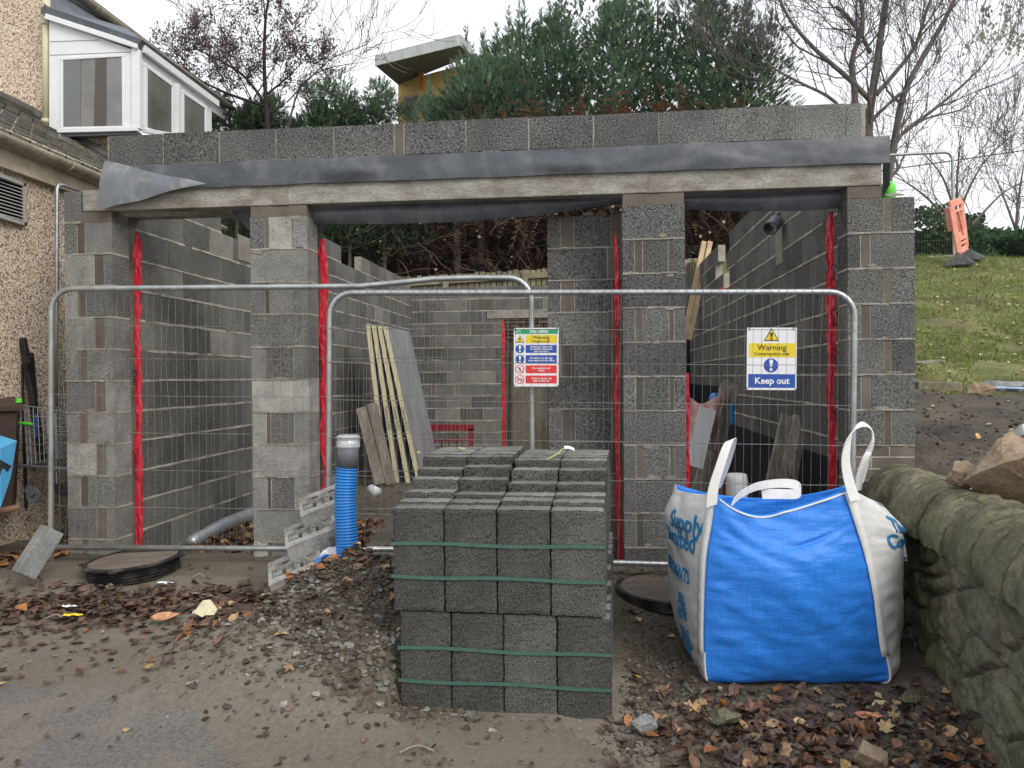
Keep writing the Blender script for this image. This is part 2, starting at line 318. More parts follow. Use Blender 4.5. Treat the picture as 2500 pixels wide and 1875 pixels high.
# ---------------------------------------------------------------- ground heights
def lerp_tab(tab, x):
    if x <= tab[0][0]: return tab[0][1]
    for (a, va), (b, vb) in zip(tab, tab[1:]):
        if x <= b: return va+(vb-va)*(x-a)/(b-a)
    return tab[-1][1]
HILL = [(2, .62), (4.9, .92), (8, 1.42), (11, 2.4), (14.6, 3.7), (18, 4.1), (40, 4.4)]
def wallx(y): return 2.36+(y-4.6)*.212          # centre line of the stone wall
def inv(x, y):
    dx = x-OX; dy = y-OY; c, s = math.cos(TH), math.sin(TH); return dx*c-dy*s, dx*s+dy*c
def G(x, y, det=True):
    u, v = inv(x, y)
    z = max(0, min(.27, (y-2.5)*.1))
    if v > .12 and -.1 < u < 5.7 and v < 9.1: z = .15
    if x < -3.3 and y > 4: z = .25
    # soil heap
    q = ((x+.78)/.88)**2+((y-3.92)/.76)**2
    hp = .41*math.exp(-q*1.3)*(1+.25*nz(x*3, y*3, 1)+.12*nz(x*9, y*9, 6))
    hp *= 1-.8*ss(.95, 1.4, -x)*ss(3.75, 4.1, y); hp *= (1-ss(-.56, -.49, x)*(1-ss(3.35-(x+.47)*.14, 3.42-(x+.47)*.14, y)))*ss(3.0, 3.42, y)
    q2 = ((x+1.5)/.8)**2+((y-4.15)/.3)**2; hp = max(hp, .08*math.exp(-q2))
    if v < .1: z += hp
    back = lerp_tab([(14.9, 2.0), (18, 3.9), (40, 4.4)], y)
    rough_ = 1
    if (y < 4.86 and x > wallx(y)) or (y >= 4.86 and u > 5.6):
        z = lerp_tab(HILL, y)+.10*nz(x*.7, y*.7, 5); rough_ = 2.2
    elif v > 9.12 or (y > 14.9): z = back
    if x < -5 and y > 9: z = max(z, min(back, .3+(y-9)*.3))
    if det:
        road = 1-ss(-.25, .25, y-roady(x)) if x < 1.6 else 0
        a = (1-road*.85)*rough_
        z += a*(.012*nz(x*4, y*4)+.009*nz(x*11, y*11, 2)+.005*nz(x*27, y*27, 3))
    return z
def roady(x): return (4.05 if x < -2 else (4.05-(x+2)*.45 if x < .2 else 3.06-(x-.2)*.9))-.30*math.exp(-((x+.72)/.5)**2)
def mudness(x, y):
    d = y-roady(x); hx = math.exp(-(((x+.70)/.95)**2+((y-3.85)/.72)**2)*1.1)
    if x > 1.6 or y > 5.3: return 0
    return max(0, min(1, 1-ss(.2, 1.5, d)*.75-hx*2.4)) if x < .55 else max(0, .9-ss(-.3, .25, d+.2))
# ground sheet
xs = frange(-400, -30, 60)[:-1]+frange(-30, -8, 2)[:-1]+frange(-8, -3.6, .2)[:-1]+frange(-3.6, 3.6, .035)[:-1]+frange(3.6, 10, .16)[:-1]+frange(10, 40, 2.5)[:-1]+frange(40, 400, 60)
ys = frange(-20, 1.4, 2)[:-1]+frange(1.4, 5.8, .035)[:-1]+frange(5.8, 16, .12)[:-1]+frange(16, 40, 2)[:-1]+frange(40, 600, 60)
g = MB(); ny = len(ys)
gv = [(x, y, G(x, y)) for x in xs for y in ys]
def pmat(x, y):
    u, v = inv(x, y)
    return 1 if ((u > 5.6 and y > 7.6+.25*nz(x, y)) or y > 18 or x > 12 or x < -12) else 0
gf = []; gm = []
for i in range(len(xs)-1):
    for j in range(ny-1):
        gf.append((i*ny+j, (i+1)*ny+j, (i+1)*ny+j+1, i*ny+j+1)); gm.append(pmat((xs[i]+xs[i+1])/2, (ys[j]+ys[j+1])/2))
g.v = gv; g.f = gf; g.m = gm; g.t = [.5+.12*nz(p[0]*1.5, p[1]*1.5, 4)+(.12 if (p[0] < .7 and p[1] < 4.9 and not (-1.7 < p[0] and p[1] > 3.55)) else -.06)-(.10 if (p[0] > 2 and p[1] < 8) else 0)-.17*math.exp(-(((p[0]+.75)/.85)**2+((p[1]-3.85)/.6)**2)**2) for p in gv]; g.b = [mudness(p[0], p[1]) for p in gv]; g.c = [(1,1,1)]*len(gv)
tag(g.build('ground', [T['soil'], T['grass_ground']], smooth=True), kind='structure')
# road sheet with a muddy edge
g = MB(); rxs = frange(-8, 1.5, .06); rys = frange(-2, 4.2, .06); rv = []; rf = []
idx = {}
for i, x in enumerate(rxs):
    for j, y in enumerate(rys):
        idx[i, j] = len(rv); rv.append((x, y, G(x, y)+.005))
for i in range(len(rxs)-1):
    for j in range(len(rys)-1):
        x = rxs[i]; y = rys[j]
        if y < roady(x)+.02: rf.append((idx[i,j], idx[i+1,j], idx[i+1,j+1], idx[i,j+1]))
g.v = rv; g.f = rf; g.m = [0]*len(rf); g.t = [.5]*len(rv); g.b = [ss(-.75, -.02, p[1]-roady(p[0])) for p in rv]; g.c = [(1,1,1)]*len(rv)
tag(g.build('road', T['road'], smooth=True), kind='structure')

# ================================================================ GARAGE
gar = empty('garage', (OX, OY, EYE), 'unfinished dark grey blockwork garage with three open bays and no roof', 'building', rz=-TH)
rnd = random.Random(3)
def bt(): return .5+rnd.uniform(-.13, .13)
def blockwall(mb, frame, s0, s1, t0, t1, kb, top, openings=(), off=0, bloom=0, zoff=0., L=.45, patch=.08):
    """running-bond wall; frame maps (s,t,z) to local; t0 is the seen face side"""
    k = kb
    M = frame
    def addbox(pa, pb, **kk):
        n = len(mb.v); mb.box(pa, pb, **kk)
        for i in range(n, len(mb.v)): mb.v[i] = tuple(M(*mb.v[i]))
    while k < 12:
        z0 = k*.225+zoff; z1 = z0+.225
        segs = []; s = s0-(((k % 2)*.5+off) % 1)*L
        while s < s1:
            a = max(s, s0); b = min(s+L, s1)
            if b-a > .03 and z0+.15 < top((a+b)/2):
                cut = [(a, b)]
                for (oa, ob, oz0, oz1) in openings:
                    if z0+.11 > oz0 and z0+.11 < oz1:
                        nc = []
                        for (x, y) in cut:
                            if oa > x: nc.append((x, min(y, oa)))
                            if ob < y: nc.append((max(x, ob), y))
                        cut = [(x, y) for x, y in nc if y-x > .02 and not (x >= oa and y <= ob)]
                segs += cut
            s += L
        if not segs and z0 > 0: break
        for a, b in segs:
            j = -(1 if t1 > t0 else -1)*rnd.uniform(.0, .004); bl = bloom*max(0, nz(a*1.3, z0*1.3, t0)+.35)*rnd.choice((.2,.4,.8,1.4,2.4))
            if rnd.random() < patch: # mortar-filled half joint
                w_ = rnd.uniform(.05, .09)
                if b-a > .2:
                    addbox((b-w_+.004, t0+.001, z0+.006), (b-.004, t1-.001, z1-.004), m=2, t=bt()); b2 = b-w_
                else: b2 = b
            else: b2 = b
            addbox((a+.005, t0+j, z0+.005), (b2-.005, t1-j, z1-.005), m=0, t=bt(), b=bl)
        # mortar bed
        run = []
        for a, b in sorted(segs):
            if run and abs(run[-1][1]-a) < .02: run[-1][1] = b
            else: run.append([a, b])
        ti = .0018 if t1 > t0 else -.0018
        for a, b in run: addbox((a+.003, t0+ti, z0-.004), (b-.003, t1-ti, z1-.0045), m=1, t=bt())
        # mortar smears along beds
        for a, b in run:
            x = a
            while x < b-.02:
                wl = rnd.uniform(.05, .2); e_ = rnd.uniform(.0042, .0052)
                if rnd.random() < .93:
                    addbox((x, t0-e_ if ti > 0 else t0+e_, z0-rnd.uniform(.005, .012)), (min(x+wl+.004, b), t0+ti, z0+rnd.uniform(.005, .011)), m=1, t=.58+rnd.uniform(-.06,.12))
                x += wl
        k += 1
BM = [T['block_side'], T['mortar'], T['brick_slip']]
BF = [T['block'], T['mortar'], T['brick_slip']]
# side walls: local u is thickness, v is length
def ltop(s): return 1.8 if s < 1.75 else (1.35 if s < 2.7 else (1.8 if s < 5.03 else (1.58 if s < 5.49 else (1.35 if s < 5.9 else 1.8))))
def rtop(s): return 1.8 if s < 4.75 else (1.58 if s < 5.0 else (1.13 if s < 5.3 else (1.4 if s < 5.75 else 1.8)))
mb = MB(); blockwall(mb, lambda s, t, z: (t, s, z), .30, 9.0, .34, .24, -7, ltop, bloom=.6, patch=.06)
mb.build('side_wall', BM, gar)
mb = MB(); blockwall(mb, lambda s, t, z: (t, s, z), .20, 9.0, .14, .04, -7, lambda s: min(1.1, ltop(s)), bloom=.3, patch=.06, off=.4)
mb.build('outer_leaf', BM, gar)
mb = MB(); blockwall(mb, lambda s, t, z: (t, s, z), .22, 9.0, 5.44, 5.54, -7, rtop, off=.3, bloom=.25, patch=.06)
mb.build('side_wall', BM, gar)
mb = MB(); blockwall(mb, lambda s, t, z: (t, s, z), .20, 9.0, 5.62, 5.72, -7, lambda s: 1.1, off=.1, bloom=.25, patch=.06)
mb.build('outer_leaf', BM, gar)
# bitumen-painted foot of the right wall and black strip in the far corner
mb = MB(); mb.box((5.425, .25, -1.4), (5.438, 4.6, -.60)); mb.box((5.425, 4.6, -1.4), (5.438, 8.98, -.14))
mb.box((5.05, 8.80, -1.4), (5.43, 8.93, -.14)); mb.box((5.30, 8.86, -.14), (5.43, 8.975, 1.2))
mb.build('bitumen_and_black_strip', T['bitumen'], gar)
# back wall with a door opening and its lintel
mb = MB(); blockwall(mb, lambda s, t, z: (s, t, z), .345, 5.435, 9.0, 9.28, -7, lambda s: 1.66 if s < 3.3 else 1.66, openings=[(2.04, 2.96, -2, 1.2)], zoff=.11, bloom=.6, patch=.1)
mb.build('back_wall', BM, gar)
mb = MB(); mb.box((1.78, 8.985, 1.09), (3.25, 9.25, 1.235)); mb.build('lintel', T['lintel'], gar, bevel=.004)
# piers
def pier(u0, u1, v0, v1, kb, ktop, pat, bloom, slips=()):
    mb = MB()
    for k in range(kb, ktop):
        z0 = k*.225
        if k in slips:
            for q in range(3):
                zz = z0+q*.075; 
                cut = u0+(u1-u0)*(.35 if q % 2 else .62)
                mb.box((u0+.002, v0+.002, zz+.004), (cut-.004, v1-.002, zz+.069), m=2, t=bt()); mb.box((cut+.004, v0+.002, zz+.004), (u1-.002, v1-.002, zz+.069), m=2, t=bt())
        else:
            p_ = pat[(k-kb) % len(pat)]
            x = u0; tot = u1-u0
            for fr, kind in p_:
                x2 = x+fr*tot; j = rnd.uniform(-.001, .004)
                bl = bloom*rnd.choice((.15,.3,.5,.8,1.2))
                if kind == 'm': mb.box((x+.002, v0+.001, z0+.004), (x2-.002, v1-.003, z0+.221), m=2, t=bt()-.14)
                else: mb.box((x+(.005 if x > u0 else 0), v0-j, z0+.006), (x2-(.005 if x2 < u1-.01 else 0), v1, z0+.219), m=0, t=bt(), b=bl)
                x = x2
        mb.box((u0+.003, v0+.003, z0-.006), (u1-.003, v1-.003, z0+.2185), m=1, t=bt())
        # squeezed-out mortar
        x = u0
        while x < u1-.01:
            wl = rnd.uniform(.03, .10)
            if rnd.random() < .92: mb.box((x, v0-rnd.uniform(.0042,.0055), z0-rnd.uniform(.003, .008)), (min(x+wl+.003, u1), v0+.006, z0+rnd.uniform(.003, .007)), m=1, t=.42+rnd.uniform(-.08,.12))
            x += wl
        for _ in range(rnd.choice((0, 1, 1))):
            cx_ = rnd.uniform(u0+.03, u1-.03); cz_ = z0+rnd.choice((0, .225))+rnd.uniform(-.02, .02); rx_ = rnd.uniform(.015, .06); rz_ = rnd.uniform(.005, .016); n_ = 11; ph = rnd.uniform(0, 9)
            ring = [(max(u0+.002, min(u1-.002, cx_+rx_*math.cos(a)*(1+.6*nz(ph+math.cos(a)*2, math.sin(a)*2)))), v0-.0046, cz_+rz_*math.sin(a)*(1+.6*nz(ph+math.cos(a)*2, math.sin(a)*2, 4))) for a in [2*math.pi*i/n_ for i in range(n_)]]
            mb.add(ring+[(p[0], v0+.003, p[2]) for p in ring], [tuple(range(n_-1, -1, -1))]+[(i, (i+1) % n_, n_+(i+1) % n_, n_+i) for i in range(n_)], m=1, t=rnd.uniform(.30, .42))
        for sx_ in (u0-.002, u1-.004): mb.box((sx_, v0+.01, z0-.007), (sx_+.006, v1-.004, z0+.006), m=1, t=.55)
    return mb
A = [(1, 'b')]; B_ = [(.27, 'b'), (.16, 'm'), (.57, 'b')]; Cc = [(.62, 'b'), (.2, 'm'), (.18, 'b')]; D_ = [(.26, 'b'), (.1, 'm'), (.4, 'b'), (.24, 'b')]
def mk(u0, u1, ktop, pat, bloom, kb=-6, brick=True, v1=.2, slips=(), bu1=None):
    mb = pier(u0, u1, 0, v1, kb, ktop, pat, bloom, slips)
    if brick:
        z = ktop*.225; mb.box((u0+.003, .003, z-.004), ((bu1 or u1)-.003, v1-.003, z+.072), m=2, t=bt())
    return mb
mk(0, .36, 5, [B_, Cc], .75, bu1=.36).build('pier', BF, gar)
mb = pier(0, .13, 0, .2, 5, 6, [A], .2); mb.build('block', BF, gar)
mk(1.379, 1.787, 5, [[(.25,'b'),(.07,'m'),(.42,'b'),(.26,'b')], A], .7).build('pier', BF, gar)
mk(3.930, 4.332, 5, [A, [(.2,'b'),(.12,'m'),(.42,'b'),(.08,'m'),(.18,'b')]], .12).build('pier', BF, gar)
mb = mk(5.351, 5.757, 5, [[(.55,'b'),(.1,'m'),(.35,'b')], [(.2,'b'),(.14,'m'),(.66,'b')]], .12, brick=False, slips=(-3,))
mb.box((5.352, .003, 1.122), (5.56, .197, 1.197), m=2, t=.4); mb.build('pier', BF, gar)
# inner leaf piers
def ipier(u0, u1, v0, v1, kb, kt, pat, bloom, slips=()):
    return pier(u0, u1, v0, v1, kb, kt, pat, bloom, slips)
ipier(1.40, 1.772, .26, .36, -7, 5, [A, [(.5,'b'),(.5,'b')]], .3).build('inner_pier', BF, gar)
ipier(3.42, 4.345, .28, .38, -7, 5, [[(.45,'b'),(.1,'m'),(.45,'b')], [(.1,'b'),(.1,'m'),(.28,'b'),(.07,'m'),(.45,'b')]], .25).build('inner_pier', BF, gar)
# lintels
def ujoint(p): return p
for (a, b) in ((.142, 1.595), (1.60, 4.122), (4.128, 5.562)):
    mb = MB(); n = 14
    mb.grid(lambda i, j: (a+(b-a)*i, -.004+.0025*nz(i*30+a, j*9), [1.2, 1.2+.15*j, 1.35][1]), n*4, 3)
    mb2 = MB(); mb2.box((a, -.004, 1.200), (b, .098, 1.350), t=.5); o = mb2.build('lintel', T['lintel'], gar, bevel=.006)
mb = MB(); mb.box((.05, .255, 1.205), (5.6, .36, 1.345)); mb.build('inner_lintel', T['lintel'], gar, bevel=.005)
for u_, s_ in ((1.545, .11), (4.10, .09)): mb = MB(); mb.box((u_, -.0075, 1.2), (u_+s_, .0, 1.347), t=.3); mb.build('joint_mortar', T['mortar'], gar)
# parapet course of blocks on the damp proof sheet
mb = MB(); u = .339; us = [.339, .79, 1.24, 1.69, 2.14, 2.215, 2.655, 3.105, 3.56, 4.01, 4.45, 4.90, 5.33, 5.444]
lens = []; x = .339
pl = [.44,.44,.44,.44,.455,.07,.455,.455,.46,.455,.455,.46]
tot = sum(pl)+.34+.11; sc_ = (5.444-.339)/tot
for i, l in enumerate(pl+[.34, .11]):
    l *= sc_; j = rnd.uniform(-.003, .004); dz = rnd.uniform(-.003, .003)
    m_ = 2 if abs(l/sc_-.07) < .01 else 0
    mb.box((x+.005, .0-j, 1.512+dz), (x+l-.005, .1, 1.727+dz), m=m_, t=bt()+(0.12 if i > 11 else .03), b=.15 if i > 10 else 0)
    mb.box((x-.006, .004, 1.512), (x+.006, .094, 1.722), m=1, t=bt()-.1)
    if rnd.random() < .4: mb.tube([(x, .05, 1.722), (x+.004, .045, 1.735), (x, .05, 1.742)], [.016, .013, .004], n=6, m=1)
    x += l
mb.box((.339, .002, 1.498), (5.44, .098, 1.511), m=1, t=.45)
x = .34
while x < 5.3:
    wl = rnd.uniform(.1, .35)
    if rnd.random() < .5: mb.box((x, -rnd.uniform(.006, .014), 1.500), (x+wl, .01, 1.508+rnd.uniform(0, .004)), m=1, t=.28)
    x += wl
mb.build('block_course', BF, gar, bevel=.003)
# damp proof sheet over the lintels
def shf(i, j):
    u = .36+i*5.245; bow = .006*math.sin(math.pi*j)+.014*max(0, nz(u*1.7+2, j*.8, 11)-.12)*math.sin(math.pi*j)*3
    bulge = .011*nz(u*2.1, j*1.0, 7)+.007*nz(u*6, j*2, 2)
    z = 1.507-.172*j+(.004*nz(u*4)); v = -.004-bow-bulge*math.sin(math.pi*min(j*.75, 1))-.012*j
    if j > .9: z -= .006*nz(u*3, 3)
    return (u, v-.010, z)
mb = MB(); mb.grid(shf, 220, 14); mb.grid(lambda i, j: (5.605, -.02+.13*j+.0*i, 1.497-(.30+.05*j)*i-.0*j), 6, 4)
mb.grid(lambda i, j: (5.40+.205*i, -.012+.12*j, 1.4975), 3, 3)
mb.build('damp_proof_sheet', T['sheet'], gar, smooth=True)
# folded corner of the sheet, front left
def fold(i, j):
    a = Vector((.36, 1.53)); b = Vector((.305, 1.185)); c = Vector((1.10, 1.345)); e = Vector((.95, 1.325))
    lo = b.lerp(e, i); hi = a.lerp(c, i); p = lo.lerp(hi, j)
    return (p.x, -.072-.020*math.sin(math.pi*j)*(1-i)-.012*nz(p.x*6, p.y*6), p.y+.006*math.sin(i*9))
mb = MB(); mb.grid(fold, 26, 12); 
o = mb.build('folded_corner', T['sheet_light'], gar, smooth=True)
# sagging tray behind the lintels, one per bay
def tray(u0, u1, zs, vs=(.11, .19)):
    mb = MB()
    def f(i, j):
        u = u0+(u1-u0)*i; zb = lerp_tab(zs, i)
        z = 1.21+(zb-1.21)*j; v = vs[0]-.035*math.sin(j*2.6)+.04*j+.015*nz(u*2, j)
        return (u, v, z)
    mb.grid(f, 50, 10); mb.build('damp_proof_tray', T['sheet'], gar, smooth=True)
tray(1.79, 3.93, [(0, 1.09), (.25, 1.075), (.5, 1.075), (.72, 1.10), (1, 1.165)])
tray(4.335, 5.35, [(0, 1.115), (.4, 1.085), (.8, 1.08), (1, 1.09)])
mb = MB(); mb.grid(lambda i, j: (1.18+.2*i, .13+.05*j, 1.205-(.03+.13*min(1, i*1.5)-.05*max(0, i-.7))*j), 12, 6); mb.build('damp_proof_tray', T['sheet'], gar, smooth=True)
# red cavity closer strips
def strip(u, v, z1, z0, wd=.07, face='side', sg=1):
    wd *= .74; mb = MB(); n = int((z1-z0)/.02)
    def f(i, j):
        z = z1-(z1-z0)*i; wv = wd*(1+.3*nz(z*3.2, u, 1)+.3*nz(z*13, u, 4))*(1 if z1-z > .1 else .55+.45*(z1-z)/.1); d = .016*nz(z*7, j*2, u)+.016*nz(z*19, j*3, 2)
        c = .014*nz(z*2.2, 8, u)+.006*nz(z*8, 2, u)
        if face == 'side': return (u+sg*(.008+abs(d)+.012*math.sin(math.pi*j)), v+c+wv*(j-.5), z)
        return (u+c+wv*(j-.5)+sg*.01*nz(z*5), v-.006-abs(d)*.8+.008*abs(nz(z*40, j*6, u)), z)
    mb.grid(f, n, 6)
    return mb.build('red_cavity_strip', T['red_strip'], gar, smooth=True)
s1 = strip(.40, .235, 1.09, -1.26, .075, 'front')
s2 = strip(1.815, .235, 1.0, -1.05, .075, 'front')
s3 = strip(3.895, .15, .95, -1.33, .042, 'front')
s4 = strip(4.358, .235, .02, -1.2, .06, 'front')
s5 = strip(5.318, .235, 1.09, -1.2, .075, 'front')
s6 = strip(2.075, 9.0, 1.07, -1.33, .075, 'front')
def textmesh(s, size, mt, parent, M, name='lettering', align='CENTER', bold=False, ext=.0006, fn=None, space=1, sub=0):
    cu = bpy.data.curves.new('txt', 'FONT'); cu.body = s; cu.size = size; cu.align_x = align; cu.align_y = 'CENTER'; cu.extrude = ext
    cu.offset = size*.012*(2 if bold else 0); cu.space_character = space; cu.resolution_u = 3
    o = bpy.data.objects.new('txt', cu); col.objects.link(o); bpy.context.view_layer.update()
    me = bpy.data.meshes.new_from_object(o.evaluated_get(bpy.context.evaluated_depsgraph_get()))
    bpy.data.objects.remove(o); bpy.data.curves.remove(cu)
    me.materials.clear(); me.materials.append(mt)
    if fn and sub:
        bm = bmesh.new(); bm.from_mesh(me); bmesh.ops.triangulate(bm, faces=bm.faces)
        for _ in range(6):
            lg = [e for e in bm.edges if e.calc_length() > sub]
            if not lg: break
            bmesh.ops.subdivide_edges(bm, edges=lg, cuts=1); bmesh.ops.triangulate(bm, faces=bm.faces)
        bm.to_mesh(me); bm.free()
    for v in me.vertices: v.co = Vector(fn(v.co)) if fn else (M @ v.co)
    me.name = name; o = bpy.data.objects.new(name, me); col.objects.link(o); o.parent = parent; return o
for st, u_, v_, zz in ((s1, .40, .2, [.02, -.55]), (s5, 5.318, .2, [.68, .38, .12, -.25, -.85]), (s3, 3.895, .115, [.33])):
    for z_ in zz:
        textmesh('Cmil', .058, T['ink'], st, Matrix.Translation((u_, v_-.02, z_)) @ Matrix.Rotation(R(90), 4, 'X') @ Matrix.Rotation(R(-90), 4, 'Z'), ext=.001)
# mortar patches on the side walls
for a_, b_ in (((.3395, 1.98, 1.16), (.346, 2.5, 1.40)), ((5.434, 2.05, 1.02), (5.4405, 2.32, 1.60))): mb = MB(); mb.box(a_, b_, t=.35); mb.build('mortar_patch', T['mortar'], gar)
# PVC pipe stub through the right wall
pp = empty('drain_pipe', W(5.36, 2.2, 1.62), 'grey plastic pipe stub poking out near the top of the inner right wall', 'pipe')
def rel(root, p): return Vector(p)-root.location
mb = MB(); a = at(1908, 532, 7.0); b = at(1884, 552, 6.85)
mb.tube([rel(pp, at(1915, 524, 7.12)), rel(pp, a)], .058, n=20); mb.build('elbow', T['greypipe'], pp, smooth=False)
mb = MB(); c = at(1880, 560, 6.9)
d_ = (at(1879, 562, 6.8)-at(1897, 540, 6.95)).normalized(); st = at(1895, 541, 6.95)
pts = [st, st+d_*.17]
mb.tube([rel(pp, p) for p in pts], .062, n=20, cap=False); mb.tube([rel(pp, p) for p in pts], .055, n=20, cap=False); mb.build('socket', T['greypipe'], pp)
# brick wall beyond the door
mb = MB(); mb.box((1.2, 10.0, -1.4), (4.2, 10.25, 1.15)); bw = mb.build('brick_wall', T['oldbrick']); bw.location = (OX, OY, EYE); bw.rotation_euler = (0,0,-TH)
tag(bw, 'dark old red brick wall seen through the door opening in the back', 'wall')

# ================================================================ FENCE PANELS
def rounded(w_, h, r, zl=0, n=6):
    pts = [(0, 0, zl-.12), (0, 0, zl), (0, 0, h-r)]
    for i in range(1, n+1): a = math.pi/2*i/n; pts.append((r-r*math.cos(a), 0, h-r+r*math.sin(a)))
    m = [(w_-x, y, z) for x, y, z in reversed(pts)]
    return pts+m
def panel(pL, pR, zb, zt, label, bend=None, sag=0, seed=1, name='mesh_fence', nw=None, hw=(.0,), front=True, group='temporary mesh fence panels', tr=.019):
    L = (Vector(pR)-Vector(pL)); wd = Vector((L.x, L.y)).length; ang = math.atan2(L.y, L.x); tilt = math.atan2(L.z, wd)
    M = Matrix.Translation(Vector(pL)) @ Matrix.Rotation(ang, 4, 'Z') @ Matrix.Rotation(-tilt, 4, 'Y')
    r = empty(name, None, label, 'fence panel', group, M=M)
    rr = random.Random(seed); h = zt-zb
    mb = MB(); pts = rounded(wd, h, .15)
    if bend: 
        full = []
        for p, q in zip(pts, pts[1:]):
            k = 12 if Vector(q).x-Vector(p).x > 1 else 1
            for i in range(k): full.append(Vector(p).lerp(Vector(q), i/k))
        full.append(Vector(pts[-1])); pts = [bend(p) for p in full]
    mb.tube(pts, tr, n=10); mb.tube([(0, 0, .02), (wd, 0, .02)], tr, n=10)
    mb.build('frame', T['galv'], r, smooth=True)
    mb = MB(); n = int(wd/.0505); y0 = -.021 if front else .021
    hz = [.30, .55, .80, 1.05, 1.30, 1.52] if h > 1.6 else [.3, .6, .9]
    for z in hz:
        z *= h/1.76
        mb.tube([(wd*i/24, y0+.004*nz(i, z, seed), z-sag*math.sin(math.pi*i/24)*.02+.003*nz(i*.8, z*5, seed)) for i in range(25)], .0019, n=4, cap=False)
    for i in range(1, n):
        x = wd*i/n; pts = []; kk = rr.random() < .22; ph = rr.uniform(0, 6); am = rr.uniform(.004, .018) if kk else rr.uniform(0, .003)
        top = h+(.022 if front else 0)
        for q in range(15):
            z = .0+top*q/14; pts.append((x+am*math.sin(z*5+ph)*(sag+.4), y0+.003*nz(z*3, i, seed), z))
        mb.tube(pts, .0011, n=4, cap=False)
        if front: mb.tube([pts[-1], (x, 0, top+.001), (x, .021, top-.02)], .0016, n=4, cap=False)
    mb.build('wire_mesh', T['wire'], r)
    return r
lp = at(108, 1336, 5.2); lt = at(124, 704, 5.2)
def bendL(p):
    p = Vector(p); 
    if p.z > 1.2 and p.x > 2.2: p.z += .05*math.sin(min(1, (p.x-2.2)/.75)*math.pi*.62)
    p.x += .02*(p.z/1.75)*(1-p.x/3.2); return p
panel((-3.13, 5.2, lp.z-.02), (.125, 5.06, at(1297, 1343, 5.06).z-.02), 0, 1.765, 'galvanised mesh fence panel on the left with its top rail kinked near the corner', bend=bendL, sag=1, seed=2, front=False)
panel((-1.209, 5.02, at(800, 1353, 5.02).z-.02), (2.075, 4.72, at(2078, 1391, 4.72).z-.02), 0, 1.725, 'galvanised mesh fence panel on the right carrying the two safety signs', seed=5)

# ================================================================ SIGNS (local x right, y up, z towards viewer)
def signroot(name, c, wd, ht, lab, tilt=0):
    ang = math.atan2(4.72-5.02, 3.284)
    M = Matrix.Translation(c) @ Matrix.Rotation(ang, 4, 'Z') @ Matrix.Rotation(R(90), 4, 'X') @ Matrix.Rotation(R(tilt), 4, 'Z')
    r = empty(name, None, lab, 'sign', M=M); mb = MB(); mb.box((-wd/2, -ht/2, -.003), (wd/2, ht/2, 0)); mb.build('plate', T['signwhite'], r); return r
def rect(r, x0, y0, x1, y1, m, name='panel', z=.0012, rd=0):
    mb = MB(); 
    if rd:
        pts = []
        for cx, cy, a0 in ((x1-rd, y1-rd, 0), (x0+rd, y1-rd, 90), (x0+rd, y0+rd, 180), (x1-rd, y0+rd, 270)):
            for q in range(5): a = R(a0+22.5*q); pts.append((cx+rd*math.cos(a), cy+rd*math.sin(a)))
    else: pts = [(x0,y0),(x1,y0),(x1,y1),(x0,y1)]
    prism(mb, pts, z); return mb.build(name, m, r)
def prism(mb, pts, z, z0=0.0002, **k):
    n = len(pts); vs = [(x, y, z0) for x, y in pts]+[(x, y, z) for x, y in pts]
    mb.add(vs, [tuple(range(n, 2*n)), tuple(range(n-1, -1, -1))]+[(i, (i+1)%n, n+(i+1)%n, n+i) for i in range(n)], **k)
def circ(cx, cy, r, n=28): return [(cx+r*math.cos(2*math.pi*i/n), cy+r*math.sin(2*math.pi*i/n)) for i in range(n)]
def excl(r, cx, cy, h, m, z):
    mb = MB(); prism(mb, [(cx-h*.07, cy-h*.12), (cx+h*.07, cy-h*.12), (cx+h*.17, cy+h*.36), (cx+h*.12, cy+h*.47), (cx, cy+h*.5), (cx-h*.12, cy+h*.47), (cx-h*.17, cy+h*.36)], z, z0=z-.0008)
    prism(mb, circ(cx, cy-h*.34, h*.13, 14), z, z0=z-.0008); mb.build('exclamation_mark', m, r)
def tri(r, cx, cy, s):
    mb = MB(); prism(mb, [(cx-s, cy-s*.8), (cx+s, cy-s*.8), (cx, cy+s*.95)], .0012); mb.build('warning_triangle', T['ink'], r)
    mb = MB(); k = .82; cy2 = cy-s*.04; prism(mb, [(cx-s*k, cy2-s*.8*k+.0005), (cx+s*k, cy2-s*.8*k+.0005), (cx, cy2+s*.95*k)], .0020, z0=.0013); mb.build('triangle_face', T['s_yellow'], r)
    excl(r, cx, cy-s*.18, s*1.0, T['ink'], .0030)
def disc(r, cx, cy, rad, m, z=.0012, z0=.0002, name='symbol_disc'):
    mb = MB(); prism(mb, circ(cx, cy, rad), z, z0=z0); return mb.build(name, m, r)
def txt(r, s, x, y, size, m, bold=True, sx=1): return textmesh(s, size, m, r, Matrix.Translation((x, y, .0022)) @ Matrix.Diagonal((sx, 1, 1, 1)), bold=bold)
def ties(r, pts):
    for x, y, a in pts:
        mb = MB(); mb.beam((x-.008*math.cos(a), y-.008*math.sin(a), .004), (x+.008*math.cos(a), y+.008*math.sin(a), .004), .004, .003, up=(0,0,1)); mb.build('cable_tie', T['ink'], r)
ks = signroot('warning_sign', at(1884, 876, 4.79), .302, .388, 'white warning construction site keep out sign on the mesh fence', -.8)
tri(ks, -.002, .148, .046)
rect(ks, -.139, .010, .142, .097, T['s_yellow'])
txt(ks, 'Warning', 0, .069, .050, T['ink'], False); txt(ks, 'Construction site', 0, .031, .0290, T['ink'], False, 1.04)
disc(ks, -.004, -.041, .044, T['s_blue']); excl(ks, -.004, -.041, .074, T['s_white'], .003)
